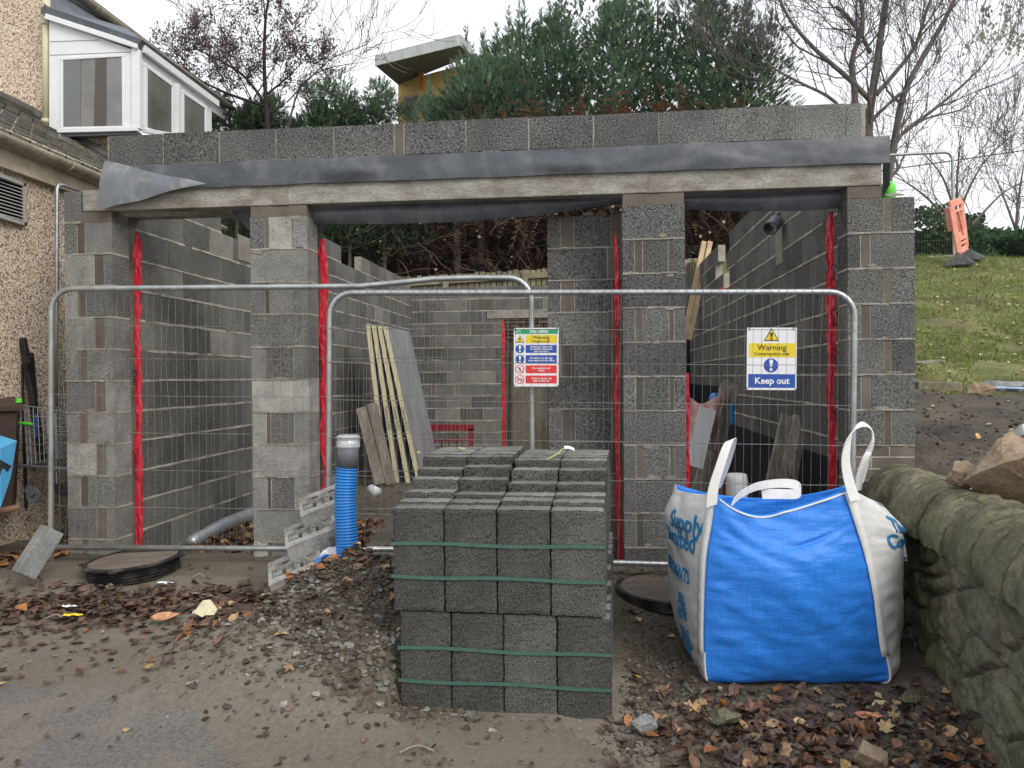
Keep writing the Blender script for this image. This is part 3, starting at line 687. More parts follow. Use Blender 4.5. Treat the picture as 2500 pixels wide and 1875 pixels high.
rect(ks, -.141, -.180, .142, -.095, T['s_blue']); txt(ks, 'Keep out', .002, -.138, .056, T['s_white'])
ties(ks, [(-.135, .187, 1.5), (.13, .187, 1.5), (-.15, -.183, 0), (.15, -.188, 0)])
ss_ = signroot('safety_sign', at(1309, 872, 4.965), .289, .378, 'white site safety sign with green heading and coloured rule boxes on the fence', -.5)
rect(ss_, -.139, .150, .139, .182, T['s_green']); rect(ss_, -.106, .150, -.103, .182, T['s_white'], z=.0018)
mb = MB(); mb.beam((-.132, .166, .0025), (-.125, .157, .0025), .004, .001); mb.beam((-.125, .157, .0025), (-.112, .177, .0025), .004, .001); mb.build('tick_mark', T['s_white'], ss_)
txt(ss_, 'Site safety', .02, .166, .030, T['s_white'])
rows = [(.091, .143, 's_yellow', ['Warning', 'Dangerous site']), (.028, .079, 's_blue', ['Hard hats, boots and', 'hi-visibility waistcoats', 'must be worn']), (-.038, .013, 's_blue', ['All visitors to this site', 'must report to site office']),
        (-.103, -.052, 's_red', ['No unauthorised', 'access']), (-.169, -.118, 's_red', ['Children should not', 'play on this site'])]
for i, (y0, y1, m, tx) in enumerate(rows):
    rect(ss_, -.068, y0, .133, y1, T[m], rd=.004); cy = (y0+y1)/2; cx = -.105
    if i == 0:
        tri(ss_, cx, cy, .028); txt(ss_, tx[0], .033, cy+.010, .030, T['ink'], False); txt(ss_, tx[1], .033, cy-.014, .0185, T['ink'], False)
    else:
        n = len(tx)
        for q, t_ in enumerate(tx): txt(ss_, t_, .033, cy+(n-1)*.0075-q*.015-.001, .0165 if n > 1 else .02, T['s_white'])
        if i < 3: disc(ss_, cx, cy, .0285, T['s_blue']); excl(ss_, cx, cy, .048, T['s_white'], .003)
        else:
            disc(ss_, cx, cy, .0285, T['s_red']); disc(ss_, cx, cy, .0235, T['s_white'], .0018, .0013)
            mb = MB()
            def man(ox, sc2):
                prism(mb, circ(ox, cy+.012*sc2, .0033*sc2, 10), .0026, .0019)
                mb.beam((ox, cy+.009*sc2, .0024), (ox, cy-.003*sc2, .0024), .005*sc2, .0008)
                mb.beam((ox, cy-.002*sc2, .0024), (ox-.006*sc2, cy-.016*sc2, .0024), .003*sc2, .0008); mb.beam((ox, cy-.002*sc2, .0024), (ox+.006*sc2, cy-.016*sc2, .0024), .003*sc2, .0008)
                mb.beam((ox, cy+.006*sc2, .0024), (ox+.008*sc2, cy-.0*sc2, .0024), .0025*sc2, .0008); mb.beam((ox, cy+.006*sc2, .0024), (ox-.008*sc2, cy+.001*sc2, .0024), .0025*sc2, .0008)
            if i == 3: man(cx, 1)
            else: man(cx-.009, .75); man(cx+.009, .75)
            mb.build('figure_symbol', T['ink'], ss_)
            mb = MB(); mb.beam((cx-.018, cy+.018, .0032), (cx+.018, cy-.018, .0032), .0045, .0008); mb.build('prohibition_bar', T['s_red'], ss_)
ties(ss_, [(-.137, .187, 1.5), (.135, .183, 1.5), (-.147, -.180, 0), (.138, -.187, 1)])

# ================================================================ STRAPPED BLOCK PACKS
rnd = random.Random(11)
def rough_block(seed, wx=.2255, wy=.101, wz=.446, n=(13, 6, 26), amp=.0035):
    mb = MB(); r2 = random.Random(seed); tt = .5+r2.uniform(-.12, .16)
    def disp(p, nr):
        x, y, z = p
        ex = min(x, wx-x); ey = min(y, wy-y); ez = min(z, wz-z)
        edges = sorted((ex, ey, ez)); e = edges[1]   # distance to nearest edge
        q = Vector(p)*1.0
        d = amp*nz(x*38+seed*7, y*38, z*38)+amp*.7*nz(x*90+seed, y*90, z*90)
        if e < .008: 
            c = Vector((wx/2, wy/2, wz/2)); k = .0022+.006*max(0, nz(x*16+seed*3, y*16, z*16))
            s_ = Vector((0,0,0))
            if ex < .009: s_.x = k if x < wx/2 else -k
            if ey < .009: s_.y = k if y < wy/2 else -k
            if ez < .009: s_.z = k if z < wz/2 else -k
            q += s_
        return q+Vector(nr)*d
    sides = [((0,0,0),(wx,0,0),(0,0,wz),(0,-1,0),n[0],n[2]),((wx,wy,0),(-wx,0,0),(0,0,wz),(0,1,0),n[0],n[2]),
             ((wx,0,0),(0,wy,0),(0,0,wz),(1,0,0),n[1],n[2]),((0,wy,0),(0,-wy,0),(0,0,wz),(-1,0,0),n[1],n[2]),
             ((0,0,wz),(wx,0,0),(0,wy,0),(0,0,1),n[0],n[1]),((0,wy,0),(wx,0,0),(0,-wy,0),(0,0,-1),n[0],n[1])]
    for o, a, b, nr, na, nb in sides:
        o, a, b = Vector(o), Vector(a), Vector(b)
        bl = .45 if nr[2] > .5 else 0  # upward faces get a paler colour than the other sides
        mb.grid(lambda i, j: disp(o+a*i+b*j, nr), na, nb, t=tt+(.12 if nr[2] > .5 else 0), b=bl)
    return mb
protos = [rough_block(s).build('concrete_block', T['new_block'], smooth=False) for s in range(6)]
pm = [o.data for o in protos]
for o in protos: bpy.data.objects.remove(o)
def pack(loc, lab, dz, xo, rows=10, chip=False):
    r = empty('block_pack', loc, lab, 'block pack', 'strapped packs of new concrete blocks', rz=R(-8))
    for c in range(4):
        for j in range(rows):
            o = bpy.data.objects.new('concrete_block', rnd.choice(pm)); col.objects.link(o); o.parent = r
            jz = (rnd.uniform(-.010, .010) if 0 < j < 5 else rnd.uniform(-.0015, .0015))
            if j >= 1 and c in (2, 3): jz -= .005*min(j, 3)
            o.location = (c*.2278-.027+rnd.uniform(-.001, .001)+(.001*j if chip and j > 2 else 0)*(1 if c > 1 else -.3), j*.1022+rnd.uniform(-.0006, .0006), dz[j]+jz)
            o.rotation_euler = (rnd.uniform(-.006, .004), rnd.uniform(-.004, .004), rnd.uniform(-.006, .006))
            if rnd.random() < .5 and j: o.location.x += .2255; o.location.y += .101; o.rotation_euler.z += math.pi
    for h in (.292, .150):
        mb = MB(); w_ = .884; d_ = rows*.1022+.006; z0, z1 = h-.0075, h+.0075
        pts = [(-.034, -.008), (w_, -.008), (w_, d_), (-.034, d_)]
        for (a, b) in zip(pts, pts[1:]+pts[:1]):
            nseg = 12
            for q in range(nseg):
                p0 = Vector(a).lerp(Vector(b), q/nseg); p1 = Vector(a).lerp(Vector(b), (q+1)/nseg)
                e = lambda t: .0035*math.sin(t*9+h*20)
                zz0 = lambda p, t: e(t)+(dz[min(rows-1, int(max(0, p.y)/.1035))] if p.y > .01 else 0)*.8
                ta, tb = q/nseg, (q+1)/nseg
                mb.add([(p0.x, p0.y, z0+zz0(p0, ta)), (p1.x, p1.y, z0+zz0(p1, tb)), (p1.x, p1.y, z1+zz0(p1, tb)), (p0.x, p0.y, z1+zz0(p0, ta))], [(0,1,2,3)])
        o = mb.build('strap', T['green_strap'], r); so_ = o.modifiers.new('s', 'SOLIDIFY'); so_.thickness = .0018
    return r
DZ = [0, .018, .035, .078, .125, .170, .174, .176, .176, .175]
BX, BY = .408-.886*math.cos(R(8)), 3.2+.886*math.sin(R(8))
pack((BX, BY, .045), 'lower strapped pack of dark grey concrete blocks standing on the mud', DZ, 0)
pack((BX-.024, BY-.006, .045+.452), 'upper strapped pack of concrete blocks with stepped tops and yellow leaves on it', DZ, 0, chip=True)

# ================================================================ STONES, LEAVES (templates)
import bmesh
def hull(seed, n=11, sq=(1, .8, .6)):
    r2 = random.Random(seed); bm = bmesh.new()
    for _ in range(n):
        v = Vector((r2.gauss(0, 1), r2.gauss(0, 1), r2.gauss(0, 1))).normalized()*r2.uniform(.75, 1)
        bm.verts.new((v.x*sq[0], v.y*sq[1], v.z*sq[2]))
    res = bmesh.ops.convex_hull(bm, input=bm.verts); 
    for v in [v for v in bm.verts if not v.link_faces]: bm.verts.remove(v)
    bm.verts.index_update(); vs = [v.co.copy() for v in bm.verts]; fs = [tuple(v.index for v in f.verts) for f in bm.faces]; bm.free(); return vs, fs
HT = [hull(s) for s in range(14)]
def stone(mb, p, s, c, r2):
    vs, fs = r2.choice(HT); M = Matrix.Translation(p) @ Matrix.Rotation(r2.uniform(0, 6.3), 4, 'Z') @ Matrix.Rotation(r2.uniform(-.5, .5), 4, 'X')
    mb.add([M @ (v*s) for v in vs], fs, c=c)
LEAFC = [(.10,.055,.035), (.075,.045,.034), (.13,.075,.045), (.06,.038,.032), (.17,.09,.05), (.27,.11,.04), (.33,.21,.11), (.24,.16,.10), (.42,.30,.16), (.09,.06,.05), (.07,.045,.04)]
def leaf(mb, p, s, c, r2, kind=None, tilt=.35, up=None):
    kind = kind or ('oval' if r2.random() < .85 else 'maple')
    M = Matrix.Translation(p) @ Matrix.Rotation(r2.uniform(0, 6.3), 4, 'Z') @ Matrix.Rotation(r2.gauss(0, tilt), 4, 'X') @ Matrix.Rotation(r2.gauss(0, tilt), 4, 'Y')
    cu = r2.uniform(-.5, .9); fo = r2.uniform(0, .5)
    if kind == 'oval':
        ws = [0, .22, .30, .24, .12, 0]; vs = []
        for i, w_ in enumerate(ws):
            x = i/5-.5; zc = cu*(x*x)*.8
            w2 = w_*r2.uniform(.8, 1.2)
            vs += [(x, -w2, zc+fo*w2+r2.uniform(-.02, .02)), (x, 0, zc), (x, w2, zc+fo*w2+r2.uniform(-.02, .02))]
        fs = [(i*3+j, i*3+3+j, i*3+4+j, i*3+1+j) for i in range(5) for j in range(2)]
    else:
        n = 14; vs = [(0, 0, 0)]
        for i in range(n):
            a = 2*math.pi*i/n; rr = (.52 if i % 2 == 0 else .34)*r2.uniform(.8, 1.15)*(1 if abs(a-math.pi) > .4 else .5)
            vs.append((rr*math.cos(a), rr*math.sin(a), cu*rr*rr+r2.uniform(-.05, .07)))
        fs = [(0, 1+i, 1+(i+1) % n) for i in range(n)]
    mb.add([M @ (Vector(v)*s) for v in vs], fs, c=(lambda k: tuple(q*k*r2.uniform(.95, 1.05) for q in c))(r2.uniform(.75, 1.3)))
r2 = random.Random(21)
def on(x, y, dz=0): return Vector((x, y, G(x, y)+dz))
def blocked(x, y):
    lx = (x-BX)*math.cos(R(8))-(y-BY)*math.sin(R(8)); ly = (x-BX)*math.sin(R(8))+(y-BY)*math.cos(R(8))
    if -.02 < lx < .92 and -.02 < ly < 1.06: return True
    if .9 < x < 1.9 and 3.45 < y < 4.3: return True
    if (x+2.47)**2+(y-5.02)**2 < .3**2: return True
    return False
mb = MB(); cnt = 0
def scatter(n, fx, fy, szs, cols=LEAFC, cond=None, tilt=.3, dz=.012):
    for _ in range(n):
        x, y = fx(), fy()
        if blocked(x, y) or (cond and not cond(x, y)): continue
        s_ = r2.uniform(*szs)
        leaf(mb, on(x, y, dz+r2.uniform(0, .012)), s_, r2.choice(cols), r2, tilt=tilt)
dark = [(.065,.042,.034), (.085,.052,.038), (.05,.034,.03), (.11,.065,.045), (.075,.05,.042), (.14,.08,.05), (.10,.068,.052)]
lowside = lambda x, y: x < wallx(y)-.2
scatter(950, lambda: r2.triangular(-3.6, -.8, -2.1), lambda: r2.gauss(4.42, .17), (.035, .085), dark, tilt=.28)
scatter(420, lambda: r2.uniform(-3.3, -.8), lambda: r2.gauss(4.2, .22), (.03, .07), dark, tilt=.15, dz=.006)
scatter(260, lambda: r2.uniform(-1.7, -.3), lambda: r2.gauss(3.95, .2), (.04, .08), LEAFC)
scatter(520, lambda: r2.triangular(.3, 2.0, 1.1), lambda: r2.gauss(2.98, .2), (.035, .09), LEAFC[:-3]+dark, cond=lowside, tilt=.45)
scatter(120, lambda: r2.uniform(.5, 1.95), lambda: r2.gauss(3.2, .12), (.035, .08), LEAFC, cond=lowside, tilt=.4)
scatter(220, lambda: r2.uniform(-3.4, 2), lambda: r2.uniform(3.2, 5.1), (.025, .06), LEAFC, cond=lowside)
scatter(90, lambda: r2.uniform(-2.9, -.5), lambda: r2.uniform(2.9, 4.2), (.02, .045), dark+LEAFC[5:8])
scatter(500, lambda: r2.uniform(-3.6, -3.15), lambda: r2.uniform(5.1, 7), (.05, .1), LEAFC+[(.3,.14,.06)]*3, tilt=.4)
scatter(160, lambda: r2.uniform(-.6, 1.0), lambda: r2.uniform(2.5, 3.2), (.015, .035), dark)
# inside the left bay
scatter(900, lambda: r2.uniform(-2.6, -1.2), lambda: r2.uniform(5.6, 7.2), (.06, .11), dark+LEAFC+[(.26,.11,.045)]*3, tilt=.5)
tag(mb.build('fallen_leaves', T['leafmat']), kind='stuff', label='brown and orange fallen leaves lying over the mud', cat='leaves')
# leaves on the slope to the right
mb = MB()
yl = [(.5,.42,.22), (.42,.36,.2), (.55,.5,.3), (.3,.22,.11), (.42,.28,.1)]
for _ in range(1500):
    y = r2.uniform(5, 14); x = 2.9+.107*(y-4.9)+r2.uniform(0, 5)*(y/9)
    if y < 7.6 and r2.random() < .75: continue
    leaf(mb, on(x, y, .03), r2.uniform(.035, .075), r2.choice(yl), r2, 'oval', tilt=.3)
tag(mb.build('slope_leaves', T['leafmat']), kind='stuff', label='small yellow leaves scattered over the grass slope', cat='leaves')
# a few big single leaves
for (px, py, D, s_, c, lab) in ((405, 1566, 4.05, .15, (.45,.25,.13), 'big pale orange curled leaf at the foot of the leaf drift'), (1025, 1105, 3.9, .05, (.55,.45,.12), 'yellow leaf lying on the back of the block pack'),
        (2120, 1723, 3.15, .11, (.42,.18,.09), 'salmon oval leaf below the bulk bag'), (1835, 1735, 3.2, .13, (.20,.10,.07), 'brown maple leaf in front of the bulk bag'),
        (600, 1650, 3.8, .17, (.06,.04,.035), 'dark ribbed leaf at the edge of the soil heap'), (2015, 1850, 2.85, .10, (.5,.2,.07), 'bright orange leaf at the bottom edge of the photo'),
        (54, 1535, 4.35, .10, (.42,.17,.06), 'orange leaf alone on the far left mud'), (1555, 1683, 3.5, .06, (.6,.32,.07), 'small amber leaf right of the block pack')):
    p = at(px, py, D); q = MB()
    if 'pack' in lab and 'yellow' in lab: z = at(px, py, D).z
    else: z = G(p.x, p.y)+.03; 
    leaf(q, Vector((0,0,0)), s_, c, random.Random(px), 'maple' if 'maple' in lab else 'oval', tilt=.2)
    o = q.build('leaf', T['leafmat'], loc=(p.x, p.y, z)); tag(o, lab, 'leaf')
# gravel and clods
mb = MB(); GC = [(.10,.09,.075), (.13,.125,.11), (.08,.07,.055), (.17,.165,.15), (.06,.052,.042), (.22,.21,.19), (.12,.09,.07)]
SC = [(.075,.06,.044), (.09,.073,.054), (.06,.05,.037)]
def gravel(n, fx, fy, szs, cols, cond=None):
    for _ in range(n):
        x, y = fx(), fy()
        if blocked(x, y) or (cond and not cond(x, y)): continue
        s_ = szs[0]+(szs[1]-szs[0])*r2.random()**2.5
        stone(mb, on(x, y, s_*.15), s_, (lambda k, c_: tuple(q*k for q in c_))(r2.uniform(.8, 1.5), r2.choice(cols)), r2)
gravel(6500, lambda: r2.gauss(-.72, .40), lambda: r2.gauss(3.82, .30), (.005, .026), SC+SC+SC+GC[:2])
gravel(800, lambda: r2.gauss(-.55, .42), lambda: r2.gauss(3.38, .09), (.010, .036), GC)
gravel(700, lambda: r2.gauss(-1.15, .3), lambda: r2.gauss(3.68, .1), (.008, .03), GC)
gravel(3000, lambda: r2.uniform(.35, 2.0), lambda: r2.gauss(3.05, .3), (.006, .03), GC[:3]+SC, cond=lowside)
gravel(2600, lambda: r2.uniform(.4, 2.0), lambda: r2.uniform(3.2, 5.0), (.004, .022), SC+GC[:2], cond=lowside)
gravel(420, lambda: r2.uniform(-3.3, .3), lambda: r2.uniform(2.4, 5.1), (.003, .012), GC)
gravel(3500, lambda: r2.uniform(-3.2, 1.2), lambda: r2.uniform(2.3, 3.8), (.002, .006), [(.14,.13,.11), (.3,.3,.28), (.09,.08,.06), (.2,.19,.17)])
gravel(1600, lambda: r2.uniform(-2.5, 2.3), lambda: r2.uniform(5.6, 12), (.008, .035), SC+GC[:2])
gravel(1500, lambda: r2.uniform(2.5, 4.6), lambda: r2.uniform(3.2, 8), (.006, .03), SC+GC[:2], cond=lambda x, y: x > 2.75+.107*(y-4.9) if y > 4.9 else x > wallx(y)+.2)
tag(mb.build('gravel', T['stones']), kind='stuff', label='loose gravel and clods of soil on the mud', cat='gravel')
# single rocks
def rock(px, py, D, s, c, lab, sq=(1,.8,.7), seed=1, dz=0, name='rock', rz=0):
    p = at(px, py, D); vs, fs = hull(seed, 16, sq); q = MB()
    bm = bmesh.new(); bv = [bm.verts.new(v*s) for v in vs]
    for f in fs: bm.faces.new([bv[i] for i in f])
    bmesh.ops.subdivide_edges(bm, edges=bm.edges, cuts=6, use_grid_fill=True); bmesh.ops.triangulate(bm, faces=bm.faces)
    for v in bm.verts: v.co += v.co.normalized()*s*(.10*nz(v.co.x*2.4/s+seed, v.co.y*2.4/s, v.co.z*2.4/s)+.04*nz(v.co.x*7/s+seed, v.co.y*7/s, v.co.z*7/s))
    bm.verts.index_update(); q.add([v.co for v in bm.verts], [tuple(v.index for v in f.verts) for f in bm.faces]); bm.free()
    o = q.build(name, T[c], loc=p+Vector((0,0,dz))); o.rotation_euler = (0, 0, rz); return tag(o, lab, 'rock')
rock(2480, 1168, 3.6, .27, 'boulder', 'large buff and red sandstone boulder resting behind the stone wall at the right edge', (1,.8,.85), 5)
rock(2352, 1160, 3.75, .10, 'boulder', 'small pale sandstone lump left of the big boulder', (1,.8,.9), 8)
rock(2405, 1225, 3.5, .12, 'stone', 'flat greenish stone wedged under the big boulder', (1,.8,.5), 12)
rock(1770, 1750, 3.12, .075, 'stone', 'grey green stone among the leaves below the bulk bag', (1,.7,.5), 3)
rock(2130, 1855, 2.82, .085, 'boulder', 'tan square stone at the bottom edge in the leaves', (.9,.8,.8), 9)
rock(2225, 1700, 3.25, .05, 'stone', 'rounded grey stone near the foot of the stone wall', (1,.8,.7), 10)
rock(1570, 1770, 3.1, .075, 'slabconc', 'pale broken concrete lump right of the block pack', (.9,.7,.6), 13)
rock(765, 1605, 3.62, .055, 'slabconc', 'dark angular stone on the face of the soil heap', (.8,.8,1), 14)
rock(395, 1650, 3.82, .045, 'boulder', 'brown rough clod alone on the mud', (1.3,.9,.5), 15)
rock(222, 1525, 4.3, .06, 'boulder', 'flat brown stone in the leaf drift', (1.3,.9,.35), 17)
rock(2435, 1745, 3.1, .06, 'stone', 'mossy stone against the base of the stone wall', (1.1,.8,.7), 18)
rock(2450, 945, 5.6, .15, 'slabconc', 'dark slab of rubble on the slope at the right edge', (1.6,.8,.4), 19)
rock(2390, 950, 5.5, .10, 'boulder', 'dark red broken stone on the slope', (1.4,.8,.5), 20)

# ================================================================ STONE WALL
def wdir(): return Vector((.212, 1, 0)).normalized()
sw = empty('stone_wall', (wallx(3.2), 3.2, 0), 'low mossy stone wall with rounded coping running along the right side', 'wall')
wd = wdir(); wn = Vector((wd.y, -wd.x, 0))
mb = MB(); r3 = random.Random(5)
def wface(sd):
    def f(i, j):
        s_ = -1.7+3.25*i; z = -.12+.9*j
        base = wd*s_+wn*sd*(.15+.05*(1-j))
        p = Vector((base.x, base.y, z))
        ds = noise.voronoi(Vector((s_*3.6, z*6.2, sd*3)))[0]
        ds2 = noise.voronoi(Vector((s_*2.9+.25*nz(s_*4, z*4), z*5.5+.2*nz(s_*5, z*5, 4), sd*3)))[0]
        gr_ = -.035*math.exp(-((ds2[1]-ds2[0])/.05)**2); off = gr_*1.25+.015*nz(s_*4, z*5, 3)+.012*nz(s_*11, z*12, 1)+.009*nz(s_*29, z*31, 2)+.004*nz(s_*60, z*60, 5)
        return p+wn*sd*off
    mb.grid(f, 280, 80, t=.5)
wface(-1); wface(1)
for e_ in (1.55, -1.7): mb.grid(lambda i, j: wd*e_+wn*(.40*(i-.5))+Vector((0,0,-.12+.9*j)), 6, 6)
mb.build('wall_body', T['stone'], sw, smooth=True)
s_ = -1.7; k = 0
while s_ < 1.56:
    L_ = r3.uniform(.13, .26); q = MB(); hw = .215+r3.uniform(-.012, .012); hh = .215+r3.uniform(-.015, .012); ph = r3.uniform(0, 9); last = s_+L_ >= 1.55
    lean = r3.uniform(-.04, .10)
    def cf(i, j):
        a = math.pi*(1.12*j-.06); x = math.cos(a)*hw; z = math.sin(a)*hh
        e = min(i, 1-i)*L_; rd = .93+.07*min(1, (e/.022))**.5 if e < .022 else 1
        if last and i > .3: rd *= max(.0, 1-((i-.3)/.7)**3)**.5
        n_ = 1+.09*nz(x*5+ph, z*5, i*L_*5)+.045*nz(x*14+ph, z*14, i*L_*30)+.02*nz(x*32+ph, z*32, i*L_*60)
        kx = (.9+.1*rd)*n_ if not (last and i > .3) else rd*n_
        ss2 = s_+L_*i+lean*(z-.1)+.012*nz(z*4, ph)
        return wd*ss2+wn*(-x*kx)+Vector((0, 0, .735+z*kx))
    q.grid(cf, 18, 40, t=.5+r3.uniform(-.08, .08))
    for e in (0, 1): 
        n_ = 26; c_ = wd*(s_+L_*e)+Vector((0,0,.76)); q.add([c_]+[cf(e, j/n_) for j in range(n_+1)], [(0, j+1, j+2) if e else (0, j+2, j+1) for j in range(n_)])
    q.build('coping_stone', T['stone'], sw, smooth=True); s_ += L_+.004; k += 1
# ================================================================ BULK BAG
bg_ = empty('bulk_bag', (1.38, 3.9, .1), 'open blue and white woven bulk bag with lifting loops beside the stone wall', 'bag')
lv_z = [-1.405, -1.375, -1.19, -1.0, -.82, -.68, -.54]
FLx = [.93, .868, .859, .863, .874, .898, .918]; FRx = [1.63, 1.695, 1.665, 1.638, 1.60, 1.558, 1.515]
LMx = [.915, .865, .812, .797, .788, .78, .85]; RMx = [1.86, 1.915, 1.948, 1.958, 1.965, 1.975, 1.885]
BLx = [1.0, .93, .89, .88, .88, .88, .90]; BRx = [1.8, 1.85, 1.9, 1.9, 1.9, 1.88, 1.85]
FMy = [3.56, 3.455, 3.40, 3.375, 3.38, 3.42, 3.47]
def tabv(tab, t):
    n = len(tab)-1; f = max(0, min(.9999, t))*n; i = int(f); f -= i
    a = tab[max(i-1,0)]; b = tab[i]; c = tab[i+1]; d = tab[min(i+2, n)]
    return .5*(2*b+(c-a)*f+(2*a-5*b+4*c-d)*f*f+(3*b-a-3*c+d)*f**3)
ZT = {'FL': -.535, 'FM': -.61, 'FR': -.51, 'RM': -.68, 'BR': -.615, 'BM': -.69, 'BL': -.60, 'LM': -.58}
def bagp(side, a, t):
    """side 0 front,1 right,2 back,3 left; a along 0..1; t up"""
    y0, y1 = 3.48, 4.27
    inset = .07*(1-min(1, t*6))
    P = {'FL': (tabv(FLx,t), y0+inset), 'FR': (tabv(FRx,t), y0-.02+inset), 'BR': (tabv(BRx,t), y1-inset), 'BL': (tabv(BLx,t), y1-inset),
         'FM': ((tabv(FLx,t)+tabv(FRx,t))/2, tabv(FMy,t)), 'RM': (tabv(RMx,t), 3.87), 'BM': (1.38, y1+.06), 'LM': (tabv(LMx,t), 3.87)}
    seq = [('FL','FM','FR'), ('FR','RM','BR'), ('BR','BM','BL'), ('BL','LM','FL')][side]
    A_, B2, C_ = [Vector(P[k]) for k in seq]; z_ = [ZT[k] for k in seq]
    p = A_*(1-a)*(1-2*a)+B2*4*a*(1-a)+C_*a*(2*a-1)
    zt = z_[0]*(1-a)*(1-2*a)+z_[1]*4*a*(1-a)+z_[2]*a*(2*a-1)
    if side == 0: zt += -.03*math.sin(a*math.pi*2)*(1 if a < .5 else .55)
    zl = tabv(lv_z, t); zz = zl+(zt+.54)*ss(.55, 1, t)
    return Vector((p.x, p.y, EYE+zz))
def bagq(side, a, t):
    p = bagp(side, a, t); e = .01
    da = bagp(side, min(1, a+e), t)-bagp(side, max(0, a-e), t); dt = bagp(side, a, min(1, t+e))-bagp(side, a, max(0, t-e))
    n = da.cross(dt); n = n.normalized() if n.length > 1e-9 else Vector((0,-1,0))
    edge = math.exp(-min(a, 1-a)*7)
    puck = .006*math.sin(t*95+2.5*nz(a*5, t*9, side))*edge*(.4+nz(t*6, a*3, side+3)+.4)*(1 if t < .6 else .3)
    wr = .010*nz(a*3.2, t*4, side*5)+.006*nz(a*5+t*4, t*11+a*3, side*7)*(1+t)+.003*nz(a*9, t*30, side)
    crease = -.010*math.exp(-((t-(.52-.16*math.sin(a*math.pi)))/.008)**2) if side == 0 else 0
    dg = -.014*math.exp(-((t-(.70+.14*a))/.012)**2)*math.exp(-((a-.66)/.14)**2) if side == 0 else 0
    m_ = min(1, min(a, 1-a)*12)
    return p+n*((wr+dg)*m_+puck*m_+crease*.4*m_), n
for sd_, nm, mt_ in ((0, 'front_panel', 'bag_blue'), (1, 'side_panel', 'bag_white'), (2, 'back_panel', 'bag_blue'), (3, 'side_panel', 'bag_white')):
    q = MB(); q.grid(lambda i, j: bagq(sd_, i, j)[0]-bg_.location, 60 if sd_ == 0 else 40, 90); o = q.build(nm, T[mt_], bg_, smooth=True)
    sm = o.modifiers.new('s', 'SOLIDIFY'); sm.thickness = .003; sm.offset = -1
q = MB()  # folded contents seen through the mouth
def inn(i, j):
    x = .95+.76*i; y = 3.55+.60*j; return Vector((x, y, EYE-.80+.05*nz(x*5, y*5)+.03*nz(x*13, y*13)))-bg_.location
q.grid(inn, 30, 24); q.build('contents', T['bag_blue'], bg_, smooth=True)
# seams and straps
def seam(side, a, off, t0, t1, w_, mt_, nm, th=.004, n=26):
    q = MB(); pts = []; wv = []
    for i in range(n+1):
        t = t0+(t1-t0)*i/n; p, nn = bagq(side, a, t); pts.append(p+nn*off-bg_.location)
        d = bagp(side, min(1, a+.04), t)-bagp(side, max(0, a-.04), t); wv.append(d.normalized()*w_)
    vs = []
    for p, w2, i in zip(pts, wv, range(n+1)): vs += [p-w2/2, p+w2/2]
    q.add(vs, [(2*i, 2*i+1, 2*i+3, 2*i+2) for i in range(n)]); o = q.build(nm, mt_, bg_, smooth=True)
    s2 = o.modifiers.new('s', 'SOLIDIFY'); s2.thickness = th; s2.offset = 1
seam(3, .975, .006, .27, .985, .042, T['strap'], 'corner_strap')
seam(0, .985, .006, .27, .985, .040, T['strap'], 'corner_strap')
for sd_, a_ in ((0, .004), (0, .996)):
    q = MB(); q.tube([bagq(sd_, a_, .06+.22*i/14)[0]+bagq(sd_, a_, .06+.22*i/14)[1]*.003-bg_.location for i in range(15)], .005, n=6); q.build('seam_cord', T['strap'], bg_)
q = MB(); q.tube([bagq(0, i/40, .985)[0]+bagq(0, i/40, .985)[1]*.004-bg_.location+Vector((0,0,-.004)) for i in range(1, 40)], .0045, n=6); q.build('hem', T['strap'], bg_)
def loop(pts, wv, nm='lifting_loop', th=.0035):
    q = MB(); q.ribbon([at(*p)-bg_.location for p in pts], wv, th); q.build(nm, T['strap'], bg_, smooth=False)
loop([(1737, 1235, 3.46), (1742, 1190, 3.46), (1757, 1140, 3.47), (1776, 1085, 3.50), (1787, 1075, 3.54), (1783, 1100, 3.60), (1768, 1150, 3.68), (1750, 1195, 3.75)], [(.052,.012,.012), (.045,.02,.02)])
loop([(2088, 1222, 3.44), (2074, 1180, 3.45), (2065, 1130, 3.46), (2070, 1080, 3.47), (2085, 1048, 3.49), (2108, 1036, 3.53), (2128, 1050, 3.57), (2130, 1080, 3.60), (2112, 1125, 3.64), (2098, 1165, 3.68), (2090, 1200, 3.72)], [(.05,.01,.01), (.045,.02,.01), (.012,.05,.02), (.035,.03,-.02), (.05,.0,.02)])
loop([(2092, 1195, 3.66), (2096, 1160, 3.62), (2112, 1120, 3.60), (2122, 1104, 3.63), (2114, 1130, 3.68), (2100, 1175, 3.72)], [(.03,.03,.0), (.04,.02,-.02)])
loop([(1788, 1228, 3.60), (1812, 1205, 3.72), (1850, 1187, 3.90), (1900, 1180, 4.0), (1940, 1183, 4.02), (1955, 1194, 4.0), (1945, 1206, 3.98), (1900, 1206, 3.96), (1860, 1206, 3.95)], [(.02,.02,.035), (.01,.02,.045), (.0,.02,.05)])
